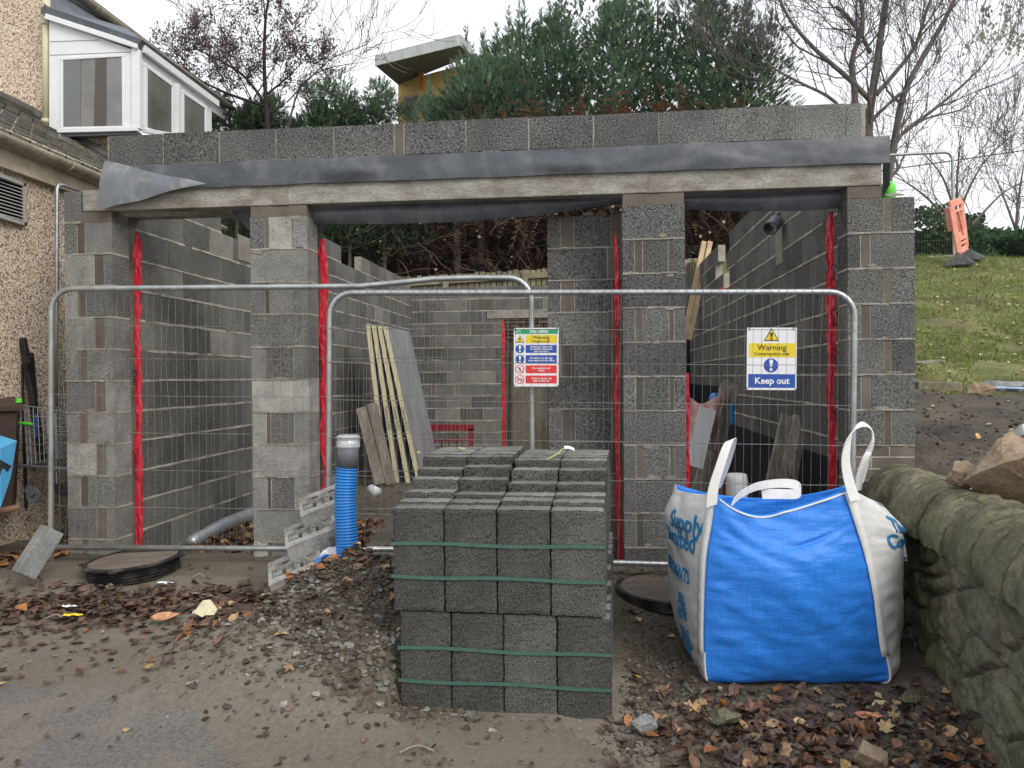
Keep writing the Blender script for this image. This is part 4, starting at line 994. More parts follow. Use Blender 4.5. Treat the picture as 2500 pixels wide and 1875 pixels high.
# printing on the white sides
def bagtext(s, side, a, t, size, sw_=1.0, slant=0, bold=True):
    hgt = .86; wid = .8
    def fn(c):
        aa = a+(c.x*sw_)/wid; tt = t+c.y/hgt+slant*c.x; p, n = bagq(side, max(.01, min(.99, aa)), max(.01, min(.98, tt)))
        return p+n*(.0035+c.z)-bg_.location
    textmesh(s, size, T['bag_print'], bg_, None, name='printed_lettering', fn=fn, bold=bold, sub=.016)
bagtext('Supply', 3, .76, .82, .125, .95, -.05); bagtext('Limited', 3, .68, .715, .125, .90, -.05)
bagtext('MERCHANTS', 3, .60, .545, .07, .9, -.02)
for s, t_ in (('HELL', .44), ('CTRE', .405), ('NDER', .37), ('STEAD', .295), ('64 13 23', .26), ('UNIT', .225)): bagtext(s, 3, .72, t_, .045, .9, 0)
bagtext('The Bui', 1, .36, .83, .115, .80, -.10); bagtext('Com', 1, .27, .72, .125, .9, -.09); bagtext('BUI', 1, .70, .50, .07, .9, 0)
tg = MB(); tg.grid(lambda i, j: at(2172+38*i-10*j*0+6*(1-j)*i, 1300+60*(1-j)+10*i+(20*i*j), 3.72+.02*i)-bg_.location, 6, 6); o = tg.build('paper_tag', T['white'], bg_); o.modifiers.new('s', 'SOLIDIFY').thickness = .002
mb = MB()
for r_ in range(4):
    for k in range(4):
        x0 = .18+k*.18; y0 = .40+r_*.13
        ps = [at(2172+38*x+6*(1-y)*x, 1300+60*(1-y)+10*x+20*x*y, 3.712+.02*x)-bg_.location for x, y in ((x0, y0), (x0+.12, y0), (x0+.12, y0+.06), (x0, y0+.06))]
        mb.add(ps, [(0,1,2,3)])
ps = [at(2172+38*x+6*(1-y)*x, 1300+60*(1-y)+10*x+20*x*y, 3.712+.02*x)-bg_.location for x, y in ((.1, .08), (.98, .08), (.98, .2), (.1, .2))]; mb.add(ps, [(0,1,2,3)])
mb.build('tag_print', T['box_grey'], bg_)
# black rubble sack behind the bag
p = at(2205, 1320, 4.3); q = MB(); vs, fs = hull(33, 22, (.26, .2, .34))
q.add(vs, fs); o = q.build('black_sack', T['black'], loc=p); o.modifiers.new('b', 'SUBSURF').levels = 2; o.modifiers['b'].render_levels = 2
tag(o, 'shiny black plastic sack squeezed between the bulk bag and the stone wall', 'sack')

# ================================================================ SITE OBJECTS
# leaning concrete block, lower left
q = MB(); a = at(56, 1405, 4.72); b = at(128, 1292, 4.86)
q.beam(a, b, .085, .13, up=(0,0,1)); o = q.build('kerb_block', T['slabconc'], bevel=.008)
tag(o, 'grey concrete block leaning against the foot of the left fence panel', 'block')
# ribbed manhole riser
p = Vector((-2.47, 5.02, G(-2.5, 4.9, False)-.035)); rr_ = empty('manhole_riser', p, 'round black ribbed plastic manhole riser with muddy lid in front of the left pier', 'manhole'); rr_.rotation_euler = (R(2), R(-3.5), 0)
prof = []; 
for i in range(6): z = .02+i*.026; prof += [(.258, z), (.277, z+.004), (.278, z+.009), (.258, z+.013)]
q = MB(); rr_.scale = (1, 1, .74); q.lathe((0,0,0), prof, 64); q.build('ribbed_ring', T['black'], rr_, smooth=False)
q = MB(); q.lathe((0,0,0), [(.285, .165), (.30, .17), (.302, .182), (.285, .19), (.268, .188)], 64)
for a_ in (0, 1.6, 3.3, 4.8): q.beam((.29*math.cos(a_), .29*math.sin(a_), .176), (.33*math.cos(a_), .33*math.sin(a_), .176), .05, .01)
q.build('rim', T['black'], rr_, smooth=False)
q = MB(); q.lathe((0,0,0), [(.27, .182), (.15, .188), (0.001, .19)], 48); q.build('lid', mat('mud_coated_lid', (.13,.105,.085), (.19,.16,.13), 4, fine=(60,.3), bump=(30,.8,4), tint=0, stretch=(1,4,1)), rr_)
# flat manhole cover right
p = on(.98, 4.58, .03); rr_ = empty('manhole_cover', p, 'round mud covered manhole cover flat on the ground left of the bulk bag', 'manhole')
q = MB(); q.lathe((0,0,0), [(.37, -.05), (.37, .008), (.35, .012), (.34, .006)], 64); q.build('rim', T['black'], rr_)
q = MB(); q.lathe((0,0,0), [(.345, .004), (.2, .006), (.001, .006)], 48); q.build('lid', bpy.data.materials['mud_coated_lid'], rr_)
# stacked fence feet
def foot(M, name, lab):
    r = empty(name, None, lab, 'fence foot', 'concrete fence feet stacked on the soil heap', M=M); q = MB()
    Lx, Wy, H = .30, .235, .115; nx, ny_ = 15, 9
    holes = [(4, 4, 2, 3), (9, 9, 2, 3), (4, 5, 6, 6), (9, 10, 6, 6)]
    H_ = lambda i, j: any(a <= i <= b and c <= j <= d for a, b, c, d in holes)
    for i in range(nx):
        for j in range(ny_):
            x0, x1, y0, y1 = Lx*i/nx, Lx*(i+1)/nx, Wy*j/ny_, Wy*(j+1)/ny_
            ch = .022 if j in (0, ny_-1) else 0
            if H_(i, j):
                for (ax, ay, bx, by) in ((x0,y0,x1,y0),(x1,y0,x1,y1),(x1,y1,x0,y1),(x0,y1,x0,y0)): q.add([(ax,ay,H),(bx,by,H),(bx,by,.03),(ax,ay,.03)], [(0,1,2,3)], t=.3)
                q.add([(x0,y0,.03),(x1,y0,.03),(x1,y1,.03),(x0,y1,.03)], [(0,1,2,3)], t=.25)
            else:
                q.add([(x0,y0,H),(x1,y0,H),(x1,y1,H),(x0,y1,H)], [(0,1,2,3)], m=1 if 0 < i < nx-1 and 1 < j < ny_-2 else 0)
    e = .012
    q.add([(0,0,H),(Lx,0,H),(Lx,-e,.03),(0,-e,.03),(0,-e,0),(Lx,-e,0)], [(0,3,2,1),(3,4,5,2)]); q.add([(0,Wy,H),(Lx,Wy,H),(Lx,Wy+e,.03),(0,Wy+e,.03),(0,Wy+e,0),(Lx,Wy+e,0)], [(1,2,3,0),(2,5,4,3)])
    q.add([(0,-e,0),(0,-e,.03),(0,0,H),(0,Wy,H),(0,Wy+e,.03),(0,Wy+e,0)], [(0,1,2,3,4,5)]); q.add([(Lx,-e,0),(Lx,-e,.03),(Lx,0,H),(Lx,Wy,H),(Lx,Wy+e,.03),(Lx,Wy+e,0)], [(5,4,3,2,1,0)])
    q.add([(0,-e,0),(Lx,-e,0),(Lx,Wy+e,0),(0,Wy+e,0)], [(3,2,1,0)])
    q.build('cast_body', [T['concrete'], T['agg']], r); return r
for (px, py, D, lab) in ((665, 1436, 4.18, 'lowest concrete fence foot of the three stacked beside the blue duct'), (706, 1345, 4.32, 'middle concrete fence foot of the three stacked beside the blue duct'), (742, 1268, 4.46, 'topmost concrete fence foot of the three stacked beside the blue duct')):
    p = at(px, py, D)-Vector((0,0,.03))
    M = Matrix.Translation(p) @ Matrix.Rotation(R(12), 4, 'Z') @ Matrix.Rotation(R(-20), 4, 'Y') @ Matrix.Rotation(R(19), 4, 'X') @ Matrix.Translation((0, 0, -.06))
    foot(M, 'support_block', lab)
# blue ribbed duct, standing in the soil heap
def duct(name, pts, lab, ribs=.0165, r=.058, parts=True):
    P = [Vector(p) for p in pts]; root = empty(name, P[0], lab, 'pipe'); fine_ = []
    SP = smooth_path(P, 10); L = 0; out = [SP[0]]; 
    seg = [0]; 
    for a, b in zip(SP, SP[1:]): L += (b-a).length; seg.append(L)
    def pt(s):
        for i in range(len(SP)-1):
            if seg[i+1] >= s: f = (s-seg[i])/max(1e-6, seg[i+1]-seg[i]); return SP[i].lerp(SP[i+1], f)
        return SP[-1]
    n = int(L/ribs); path = []; rad = []
    for i in range(n):
        for f, dr in ((0, -.0045), (.22, -.0045), (.35, .002), (.5, .0035), (.65, .002), (.78, -.0045)): path.append(pt((i+f)*ribs)-P[0]); rad.append(r+dr)
    q = MB(); q.tube(path, rad, n=28, cap=False); q.build('ribbed_sleeve', T['blue_pipe'], root, smooth=True); return root, pt, L
bt_ = at(848, 1392, 4.18); tp = at(848, 1137, 4.2)
root, pt, L = duct('blue_duct', [bt_-Vector((0,0,.10)), bt_.lerp(tp, .3)+Vector((-.004,0,0)), bt_.lerp(tp, .7)+Vector((-.012,0,0)), tp], 'upright bright blue ribbed duct with taped grey top standing in the soil heap')
q = MB(); b0 = tp-root.location; t0 = at(850, 1080, 4.2)-root.location; q.tube([b0-Vector((0,0,.01)), t0], .0575, n=28); q.build('grey_pipe', T['greypipe'], root, smooth=True)
q = MB(); pts = [at(850, y_, 4.2)-root.location for y_ in (1094, 1090, 1082, 1074, 1066, 1062)]
q.tube(pts, [.059, .064, .063, .060, .066, .050], n=28); q.build('tape_wrap', T['tape'], root)
root, pt, L = duct('bent_duct', [at(838, 1400, 4.36), at(822, 1385, 4.33), at(800, 1378, 4.25), at(786, 1392, 4.17), at(781, 1418, 4.12)], 'short bent blue duct end with crumpled silver tape beside the upright duct')
q = MB(); c = at(806, 1352, 4.22)-root.location; e = at(786, 1382, 4.18)-root.location
q.grid(lambda i, j: c.lerp(e, i)+Vector((math.cos(j*6.283)*.048, math.sin(j*6.283)*.035, math.sin(j*6.283)*.03))*(1+.3*nz(i*4, j*9)), 14, 26); q.build('tape_wrap', T['tape'], root)
# timber at the left threshold
q = MB(); q.beam(at(432, 1385, 5.3), at(628, 1392, 5.15), .09, .045); o = q.build('timber_board', T['wood'], bevel=.004); tag(o, 'grey timber board flat on the ground across the left bay', 'board')
# duct pipe on the floor of the left bay
q = MB(); P = smooth_path([W(.50, .75, -1.31), W(.50, 1.3, -1.275), W(.49, 2.2, -1.28), W(.5, 4.2, -1.27)], 6)
q.tube(P, [.05, .055, .058, .05, .056, .06]+[.062]*(len(P)-6), n=16); o = q.build('wrapped_pipe', T['foil'], smooth=True); tag(o, 'silvery wrapped pipe lying along the foot of the left inner wall', 'pipe')
# insulation boards leaning in the middle bay
for k, lab in enumerate(('leftmost foil faced insulation board leaning on the inner left wall', 'second insulation board from the left in the leaning row', 'third insulation board from the left in the leaning row', 'front insulation board with its whole silver face showing')):
    D = 10.0-.03*k; t0 = at(893+k*14, 792+k*2.5, D); b0 = at(938+k*27, 1186, D); 
    r = empty('insulation_board', b0, lab, 'insulation board', 'insulation boards leaning in the middle bay')
    up = (t0-b0); ax = up.normalized(); back = Vector((.1063, .9943, 0)); sid = ax.cross(back).normalized()
    if sid.x < 0: sid = -sid
    Lh = up.length; M = Matrix(((sid.x, back.x, ax.x, 0), (sid.y, back.y, ax.y, 0), (sid.z, back.z, ax.z, 0), (0,0,0,1)))
    th = .062
    q = MB(); q.obox(M, (.003, 0, 0), (th-.003, 1.2, Lh)); q.build('foam_core', T['foam'], r)
    q = MB(); q.obox(M, (th-.003, -.002, -.002), (th, 1.202, Lh+.002)); q.obox(M, (0, -.002, -.002), (.003, 1.202, Lh+.002)); q.build('foil_facing', T['foil'], r)
    if k < 4:
        def fnm(c, M=M, th=th, Lh=Lh): 
            return M @ Vector((th*.5+c.y, -.002-c.z, Lh*.42-c.x))
        textmesh('Celotex 0.022', .055, T['wood'], r, None, fn=fnm, ext=.0005)
for k, (x0, y0, x1, y1, w_, lab) in enumerate(((882, 995, 928, 1182, .13, 'grey plank leaning left of the insulation boards, leftmost'), (908, 985, 955, 1182, .12, 'grey plank leaning between another plank and the foam boards'))):
    q = MB(); q.beam(at(x1, y1, 9.6), at(x0, y0, 9.7), w_, .05, up=(0,1,0)); tag(q.build('plank', T['wood'], bevel=.003), lab, 'plank', 'planks beside the insulation boards')
# red steel rack
r = empty('steel_rack', at(1090, 1150, 11.5), 'low dark red steel rack standing by the back wall', 'rack')
q = MB(); f = lambda px, py, D=11.5: at(px, py, D)-r.location
for a, b, w_ in (((1030, 1044), (1157, 1044), .09), ((1045, 1075), (1145, 1073), .03), ((1045, 1110), (1145, 1108), .03)): q.beam(f(*a), f(*b), w_, .05, up=(0,1,0))
q.build('crossbar', T['redmetal'], r)
for x in (1042, 1150):
    for D in (11.5, 12.1): q = MB(); q.beam(f(x, 1140, D), f(x, 1046, D), .07, .05, up=(0,1,0)); q.build('leg', T['redmetal'], r)
q = MB()
for x in (1060, 1078, 1096, 1114, 1130): q.beam(f(x, 1112, 11.6), f(x, 1075, 11.6), .015, .015, up=(0,1,0))
q.build('bars', T['redmetal'], r)
# right bay: battens, planks, plastics
q = MB()
for k, (a, b) in enumerate((((1698, 790), (1737, 590)), ((1683, 800), (1722, 590)))):
    q = MB(); q.beam(at(a[0]-16, a[1]+40, 12.2), at(b[0]-3, b[1], 12.5), .075, .05, up=(0,1,0)); tag(q.build('batten', T['pale_wood']), ('right' if k == 0 else 'left')+' one of two pale new timber battens leaning high in the right bay', 'batten', 'pale battens in the right bay')
for k in range(3):
    q = MB(); a = at(1690+k*9, 1235, 6.8+.15*k); b = at(1768+k*9, 940-k*2+(3 if k == 1 else 0), 7.6+.12*k); q.beam(a, b, .075 if k < 2 else .17, .035, up=(0,1,0), t=.5 if k < 2 else .38)
    tag(q.build('plank', T['wood'], bevel=.003), ('thin weathered plank on the left of the leaning bundle in the right bay', 'middle weathered plank of the leaning bundle in the right bay', 'wide dark plank on the right of the leaning bundle in the right bay')[k], 'plank', 'planks leaning in the right bay')
for k, (x0, y0, x1, y1, w_, t_) in enumerate(((1880, 1190, 1920, 1014, .085, .45), (1903, 1200, 1950, 1018, .095, .6), (1932, 1200, 1962, 1024, .05, .3))):
    q = MB(); q.beam(at(x0, y0, 6.1), at(x1, y1, 6.45), w_, .045, up=(0,1,0), t=t_); tag(q.build('plank', T['wood'], bevel=.003), ('left brown plank of three leaning on the right inner wall', 'middle brown plank of three leaning on the right inner wall', 'right dark plank of three leaning on the right inner wall')[k], 'plank', 'short planks on the right inner wall')
q = MB(); q.beam(at(1695, 1140, 6.5), at(1728, 998, 6.6), .14, .03, up=(0,1,0)); tag(q.build('white_board', T['white']), 'white board leaning beside the red strip in the right bay', 'board')
pinkm = mat('pink_sheeting', (.5,.16,.17), (.6,.45,.43), 6, fine=(20,.2), rough=.3, bump=(20,.6,3), tint=0)
q = MB(); c = at(1712, 1045, 6.75)
q.grid(lambda i, j: c+Vector((-.20+.36*i, .10*math.sin(i*5+j*3), .26-.46*j+.05*math.sin(i*8)*(1-j)))*(1+.10*nz(i*5, j*5)), 20, 20); tag(q.build('plastic_wrap', pinkm, smooth=True), 'crumpled pink and clear plastic wrapping behind the white board', 'plastic')
q = MB(); c = at(1742, 973, 7.0); M3 = Matrix.Rotation(R(20), 3, 'Y'); q.lathe(c, [(.001, -.05), (.036, -.045), (.040, .0), (.036, .03), (.018, .05), (.001, .052)], 20, axis=M3); tag(q.build('blue_bottle_top', T['blue_pipe'], smooth=True), 'rounded blue plastic cap above the pink wrapping', 'cap')
q = MB(); c = at(1799, 1200, 5.6); q.lathe(c, [(.001, -.12), (.065, -.12), (.078, -.08), (.078, .08), (.070, .125), (.06, .13), (.058, .118), (.001, .11)], 20); tag(q.build('white_tub', T['white'], smooth=True), 'white plastic tub behind the bulk bag', 'tub')
q = MB(); q.beam(at(1770, 1250, 5.7), at(1772, 1150, 5.7), .035, .03); tag(q.build('red_offcut', T['redmetal']), 'dark red offcut standing left of the white tub', 'offcut')
q = MB(); q.tube([at(1787, 1036, 7.2), at(1787, 985, 7.2)], .018, n=8); tag(q.build('blue_rag', T['blue_pipe']), 'thin blue strip hanging behind the plank bundle', 'rag')
q = MB(); p = at(1065, 1100, 8); q.tube([at(905, 1194, 7.8), at(922, 1203, 7.7)], .05, n=14); tag(q.build('white_roll', T['white'], smooth=True), 'small white roll lying on the mud below the insulation boards', 'roll')
q = MB(); q.box((-.05,-.03,-.04), (.05,.03,.04)); o = q.build('orange_clip', flat('orange_red_clip', (.45,.06,.03)), loc=at(1765, 710, 9.9), bevel=.01); tag(o, 'small orange clip on the broken edge of the right inner wall', 'clip')
# string with tag, leaves on the pack
q = MB(); P = smooth_path([at(1335, 1128, 3.72), at(1350, 1120, 3.76), at(1365, 1112, 3.79), at(1372, 1103, 3.83), at(1382, 1102, 3.85)], 4); q.tube([p+Vector((0,0,.012)) for p in P], .0035, n=6)
rt = q.build('string', flat('yellow_green_string', (.4,.42,.14))); tag(rt, 'yellowish twisted string with a white tag lying on the block pack', 'string')
q = MB(); a = at(1378, 1105, 3.83)+Vector((0,0,.018)); q.grid(lambda i, j: a+Vector((.05*i, .035*j-.02*i, .012*j-.01*i+.006*math.sin(i*3))), 4, 4); q.build('white_tag', T['white'], rt)
q = MB(); leaf(q, Vector((0,0,0)), .07, (.6,.5,.12), random.Random(4), 'oval', tilt=.1); o = q.build('leaf', T['leafmat'], loc=at(1128, 1098, 4.0)+Vector((0,0,.01))); tag(o, 'larger yellow leaf on the left top of the block pack', 'leaf')
# litter
q = MB(); c = on(-1.62, 4.02, .06); q.grid(lambda i, j: c+Vector((-.06+.12*i, -.03+.06*j, .07*math.sin(i*3)*j+.02*nz(i*3, j*3))), 6, 6); tag(q.build('paper_scrap', flat('cream_scrap', (.6,.56,.38))), 'crumpled cream and yellow paper scrap at the edge of the soil heap', 'litter')
q = MB(); c = on(-1.28, 4.3, .05); q.grid(lambda i, j: c+Vector((-.13+.26*i, -.03+.07*j*(1-i*.5), .05*i+.02*nz(i*5, j*4))), 8, 5); tag(q.build('bark_strip', flat('pale_bark_strip', (.42,.39,.25))), 'long pale strip of bark above the cream scrap', 'litter')
for (px, py, D, s, m, lab) in ((550, 1585, 3.95, .03, 'white', 'small white shard on the edge of the leaf drift'), (170, 1521, 4.35, .04, 'white', 'white scrap next to the flat brown stone'), (405, 1460, 4.75, .05, 'white', 'white and red paper sliver behind the leaf drift'), (178, 1552, 4.2, .05, 's_yellow', 'yellow sliver on the left mud'), (2200, 1600, 3.9, .07, 'greypipe', 'grey crumpled plastic at the foot of the wall')):
    p = at(px, py, D); q = MB(); q.grid(lambda i, j: Vector((s*(i-.5)*2, s*(j-.5)*.7, .012*nz(i*4, j*4, px)+.012)), 5, 5); tag(q.build('scrap', T[m], loc=on(p.x, p.y, .02)), lab, 'litter')
# sticks
for (px0, py0, px1, py1, D, lab) in ((108, 1540, 155, 1570, 4.2, 'short dark twig on the left mud'), (420, 1498, 520, 1500, 4.5, 'long thin twig lying in the leaf drift'), (470, 1425, 500, 1450, 4.85, 'bent twig between the riser and the fence feet'), (975, 1790, 1060, 1845, 2.95, 'thin twig on the asphalt below the block pack')):
    a = at(px0, py0, D); b = at(px1, py1, D); a.z = G(a.x, a.y)+.015; b.z = G(b.x, b.y)+.02; q = MB(); m_ = (a+b)/2+Vector((0, .02, .015)); q.tube(smooth_path([a, m_, b], 4), .005, n=5); tag(q.build('twig', T['wood']), lab, 'twig')

# ---- bins, trolley, railings at the left edge
r = empty('wheelie_bin', at(20, 1240, 5.35), 'dark brown wheelie bin cut off by the left edge', 'bin')
q = MB(); f = lambda px, py, D: at(px, py, D)-r.location
q.add([f(-90,1005,5.3), f(42,1005,5.3), f(30,1250,5.3), f(-80,1250,5.3), f(-90,1005,5.9), f(50,1003,5.85), f(40,1225,5.85), f(-80,1225,5.9)], [(0,3,2,1),(4,5,6,7),(0,1,5,4),(1,2,6,5),(2,3,7,6),(3,0,4,7)]); q.build('body', T['bin_brown'], r, bevel=.01)
q = MB(); q.add([f(-90,992,5.28), f(60,990,5.28), f(60,1004,5.27), f(-90,1008,5.27), f(-90,968,5.9), f(38,968,5.9), f(38,980,5.9), f(-90,985,5.9)], [(0,3,2,1),(4,5,6,7),(0,1,5,4),(1,2,6,5),(2,3,7,6),(3,0,4,7)]); q.build('lid', T['bin_brown'], r, bevel=.008)
q = MB(); q.lathe(f(46, 978, 5.4), [(.001,-.02),(.02,-.015),(.022,.01),(.001,.018)], 12); q.build('green_tag', T['lime'], r)
r = empty('recycling_box', at(10, 1240, 4.95), 'faceted light blue plastic box with dark grey panel at the left edge', 'box')
f = lambda px, py, D: at(px, py, D)-r.location
q = MB(); q.add([f(-60,1085,4.9), f(2,1095,4.85), f(-40,1245,4.9), f(2,1238,4.9), f(41,1076,5.0), f(0,1063,5.25), f(-60,1060,5.3), f(26,1166,4.97), f(12,1190,5.0)], [(0,1,2),(1,3,2),(1,4,7),(1,7,8,3),(0,6,5,1),(1,5,4),(4,5,7)]); q.build('shell', T['sky_blue_box'], r)
q = MB(); q.add([f(-20,1120,4.835), f(0,1122,4.835), f(29,1138,4.93), f(14,1157,4.93), f(-4,1160,4.85), f(-30,1150,4.83)], [(0,1,4,5),(1,2,3,4)]); q.build('dark_panel', T['box_grey'], r)
r = empty('shopping_trolley', at(100, 1230, 5.75), 'chrome wire shopping trolley standing behind the left pier', 'trolley')
f = lambda px, py, D=5.75: at(px, py, D)-r.location
def wgrid(c00, c10, c01, c11, nu, nv, rad=.003):
    q = MB()
    for i in range(nu+1): a = Vector(c00).lerp(Vector(c10), i/nu); b = Vector(c01).lerp(Vector(c11), i/nu); q.tube([a, b], rad, n=5)
    for j in range(nv+1): a = Vector(c00).lerp(Vector(c01), j/nv); b = Vector(c10).lerp(Vector(c11), j/nv); q.tube([a, b], rad*1.3, n=5)
    return q
tl, tr, bl, br = f(58, 990, 5.7), f(215, 1012, 5.7), f(66, 1136, 5.7), f(215, 1110, 5.7)
tl2, tr2, bl2, br2 = f(62, 985, 6.12), f(215, 1006, 6.12), f(72, 1124, 6.12), f(215, 1100, 6.12)
for nm, g4 in (('basket_side', (tl, tr, bl, br)), ('basket_side', (tl2, tr2, bl2, br2)), ('basket_end', (tl, tl2, bl, bl2)), ('basket_floor', (bl, br, bl2, br2))): wgrid(*g4, 14 if nm != 'basket_end' else 7, 6).build(nm, T['chrome'], r)
q = MB(); q.tube([f(45,1136,5.7), f(215,1148,5.7)], .012, n=8); q.tube([f(45,1132,6.1), f(215,1140,6.1)], .012, n=8); q.tube([f(98,1140,5.7), f(64,1192,5.72)], .012, n=8); q.tube([f(136,1010,5.9), f(139,1180,5.9)], .017, n=8); q.tube([f(120,1145,5.75), f(215,1160,5.75)], .010, n=8); q.build('chassis', T['chrome'], r)
for x, y, D in ((82, 1210, 5.72), (150, 1195, 6.1)):
    q = MB(); q.lathe(f(x, y, D), [(.02, -.012), (.05, -.014), (.055, 0), (.05, .014), (.02, .012)], 20, axis=Matrix.Rotation(R(90), 3, 'X')); q.beam(f(x-16, y-18, D), f(x, y, D), .03, .045); q.build('castor', T['greypipe'], r)
q = MB(); q.tube([f(40, 1032, 5.65), f(80, 1036, 5.65)], .012, n=8); q.build('handle', T['lime'], r)
r = empty('iron_railing', at(20, 1250, 6.0), 'black spiked iron railing section leaning by the pebble dashed wall', 'railing')
f = lambda px, py, D=6.0: at(px, py, D)-r.location
for x0, x1, yt in ((0, 8, 865), (25, 36, 862), (54, 64, 893), (-24, -18, 868)): q = MB(); q.tube([f(x0, yt), f(x0-1, yt+8), f(x1, 1240)], [.003, .012, .012], n=6); q.build('bar', T['iron'], r)
q = MB(); q.beam(f(-60, 896), f(80, 892), .012, .035); q.build('rail', T['iron'], r)
r = empty('iron_gate_bar', at(85, 1230, 5.95), 'thick black iron gate post leaning at an angle behind the trolley', 'post')
f = lambda px, py, D=5.9: at(px, py, D)-r.location
q = MB(); q.beam(f(104, 1120), f(55, 826, 6.0), .045, .045, up=(0,1,0)); q.build('post', T['iron'], r, bevel=.004)
q = MB(); q.beam(f(84, 970, 6.0), f(74, 862, 6.05), .04, .03, up=(0,1,0)); q.beam(f(60, 880), f(78, 878), .04, .05); q.build('hinge', T['iron'], r, bevel=.003)
q = MB(); q.beam(f(88, 1068), f(90, 1010), .02, .02); q.build('blue_handle', T['s_blue'], r)
q = MB(); q.tube([at(-20, 1250, 5.0), at(50, 1238, 5.05)], .02, n=8); tag(q.build('clay_pipe', flat('brown_pole', (.22,.12,.08))), 'brown pole lying on the ground at the left edge', 'pole')
q = MB(); c = at(120, 1300, 6.5); q.box((-.9,-.25,-.12), (.5,.2,.0)); o = q.build('path_slab', T['soil'], loc=Vector((-3.35, 5.75, .27))); tag(o, kind='structure')

# ================================================================ HOUSE ON THE LEFT
wx = lambda y: -4.358+.09*y
an = empty('garage_annex', (-4, 6, 0), 'single storey pebble dashed annex with old tiled roof at the left', 'building')
def L0(r, p): return Vector(p)-r.location
q = MB(); v = [(wx(3.5), 3.5, 0), (wx(9.2), 9.2, 0), (wx(9.2), 9.2, 3.42), (wx(3.5), 3.5, 3.42), (wx(3.5)-3, 3.5, 0), (wx(9.2)-3, 9.2, 0), (wx(9.2)-3, 9.2, 3.42), (wx(3.5)-3, 3.5, 3.42)]
q.add([L0(an, p) for p in v], [(0,1,2,3),(5,4,7,6),(4,0,3,7)]); q.build('wall', T['dash'], an)
q = MB()
def rf(i, j):
    y = 3.3+5.9*i; x = wx(y)+.06-2.2*j; n_ = math.floor(j*9)/9; 
    z = 1.85+  .585*2.2*j
    return L0(an, (x, y, EYE+z))
nr = 10
for k in range(nr):       # overlapping tile courses
    j0, j1 = k/nr, (k+1)/nr
    for m_ in range(28):
        i0, i1 = max(0, (m_-.5*(k%2))/28), min(1, (m_+1-.5*(k%2))/28); t_ = .5+rnd.uniform(-.2, .2); lift = .028+rnd.uniform(0, .008)
        a, b, c, d = rf(i0+.0015, j0), rf(i1-.0015, j0), rf(i1-.0015, j1+.02), rf(i0+.0015, j1+.02)
        u_ = Vector((0,0,lift)); q.add([a+u_, b+u_, c+u_*.2, d+u_*.2, a, b], [(0,1,2,3),(4,5,1,0)], t=t_)
q.build('roof', T['tiles'], an)
q = MB(); q.tube([rf(i/20, 1.0)+Vector((0,0,.03+.008*math.sin(i*3))) for i in range(21)], .09, n=10); q.build('ridge_tiles', T['tiles'], an)
q = MB(); q.tube([L0(an, (wx(9.13)+.0-2.2*j, 9.13, EYE+1.92+  .585*2.2*j+.02)) for j in frange(0, 1, .1)], .06, n=8); q.build('verge_tiles', T['tiles'], an)
q = MB()
P = [L0(an, (wx(y)+.14, y, EYE+1.80)) for y in frange(3.3, 9.1, .3)]
q.grid(lambda i, j: P[int(i*(len(P)-1))]+Vector((.062*math.cos(math.pi*(1+j)), 0, .062*math.sin(math.pi*(1+j)))), len(P)-1, 8)
for i in range(2, len(P), 4): q.tube([P[i]+Vector((.066*math.cos(a), 0, .066*math.sin(a))) for a in frange(math.pi, 2*math.pi, .4)], .009, n=6)
g_ = q.build('gutter', T['gutter'], an, smooth=True); g_.modifiers.new('s', 'SOLIDIFY').thickness = .006
q = MB(); v = [(wx(3.3)+.06, 3.3), (wx(9.15)+.06, 9.15)]
q.add([L0(an, (*v[0], EYE+1.60)), L0(an, (*v[1], EYE+1.60)), L0(an, (*v[1], EYE+1.83)), L0(an, (*v[0], EYE+1.83)), L0(an, (v[0][0]-.1, v[0][1], EYE+1.60)), L0(an, (v[1][0]-.1, v[1][1], EYE+1.60))], [(0,1,2,3),(4,5,1,0)]); q.build('fascia', T['fascia'], an)
# vent
vr = q = MB(); cen = Vector((wx(5.86)+.012, 5.86, EYE+1.38))
def VP_(a, z): return L0(an, (wx(5.86)+.012+.09*a, 5.86+a, EYE+1.38+z))
q = MB()
for (a0, z0, a1, z1) in ((-.24,-.165,.17,-.14), (-.24,.14,.17,.165), (-.24,-.165,-.215,.165), (.145,-.165,.17,.165)):
    p = VP_(a0, z0); s_ = VP_(a1, z1); q.box((min(p.x,s_.x), p.y, p.z), (max(p.x,s_.x)+.02, s_.y, s_.z))
vt = q.build('vent', T['vent'], an)
q = MB()
for k in range(10): z = -.12+k*.0265; a = VP_(-.21, z); b = VP_(.14, z); q.add([a, b, b+Vector((.022, 0, -.012)), a+Vector((.022, 0, -.012)), a+Vector((0,0,.004)), b+Vector((0,0,.004))], [(0,1,2,3),(4,3,2,5)])
q.build('louvres', T['vent'], vt); q = MB(); q.add([VP_(-.22,-.15), VP_(.15,-.15), VP_(.15,.15), VP_(-.22,.15)], [(0,1,2,3)]); q.build('vent_dark_sheet', T['dark_fill'], vt)  # flat near-black sheet painted as the darkness behind the louvres
q = MB(); q.tube([at(137, 1100, 6.15), at(139, 700, 6.15), at(139, 462, 6.15), at(142, 452, 6.16), at(150, 452, 6.2), at(192, 466, 6.5)], .016, n=8, cap=True)
for y_ in (640, 820): q.tube([at(131, y_, 6.17), at(146, y_, 6.17)], .008, n=6)
q.v = [tuple(Vector(p)-an.location) for p in q.v]; q.build('overflow_pipe', T['galv'], an, smooth=True)
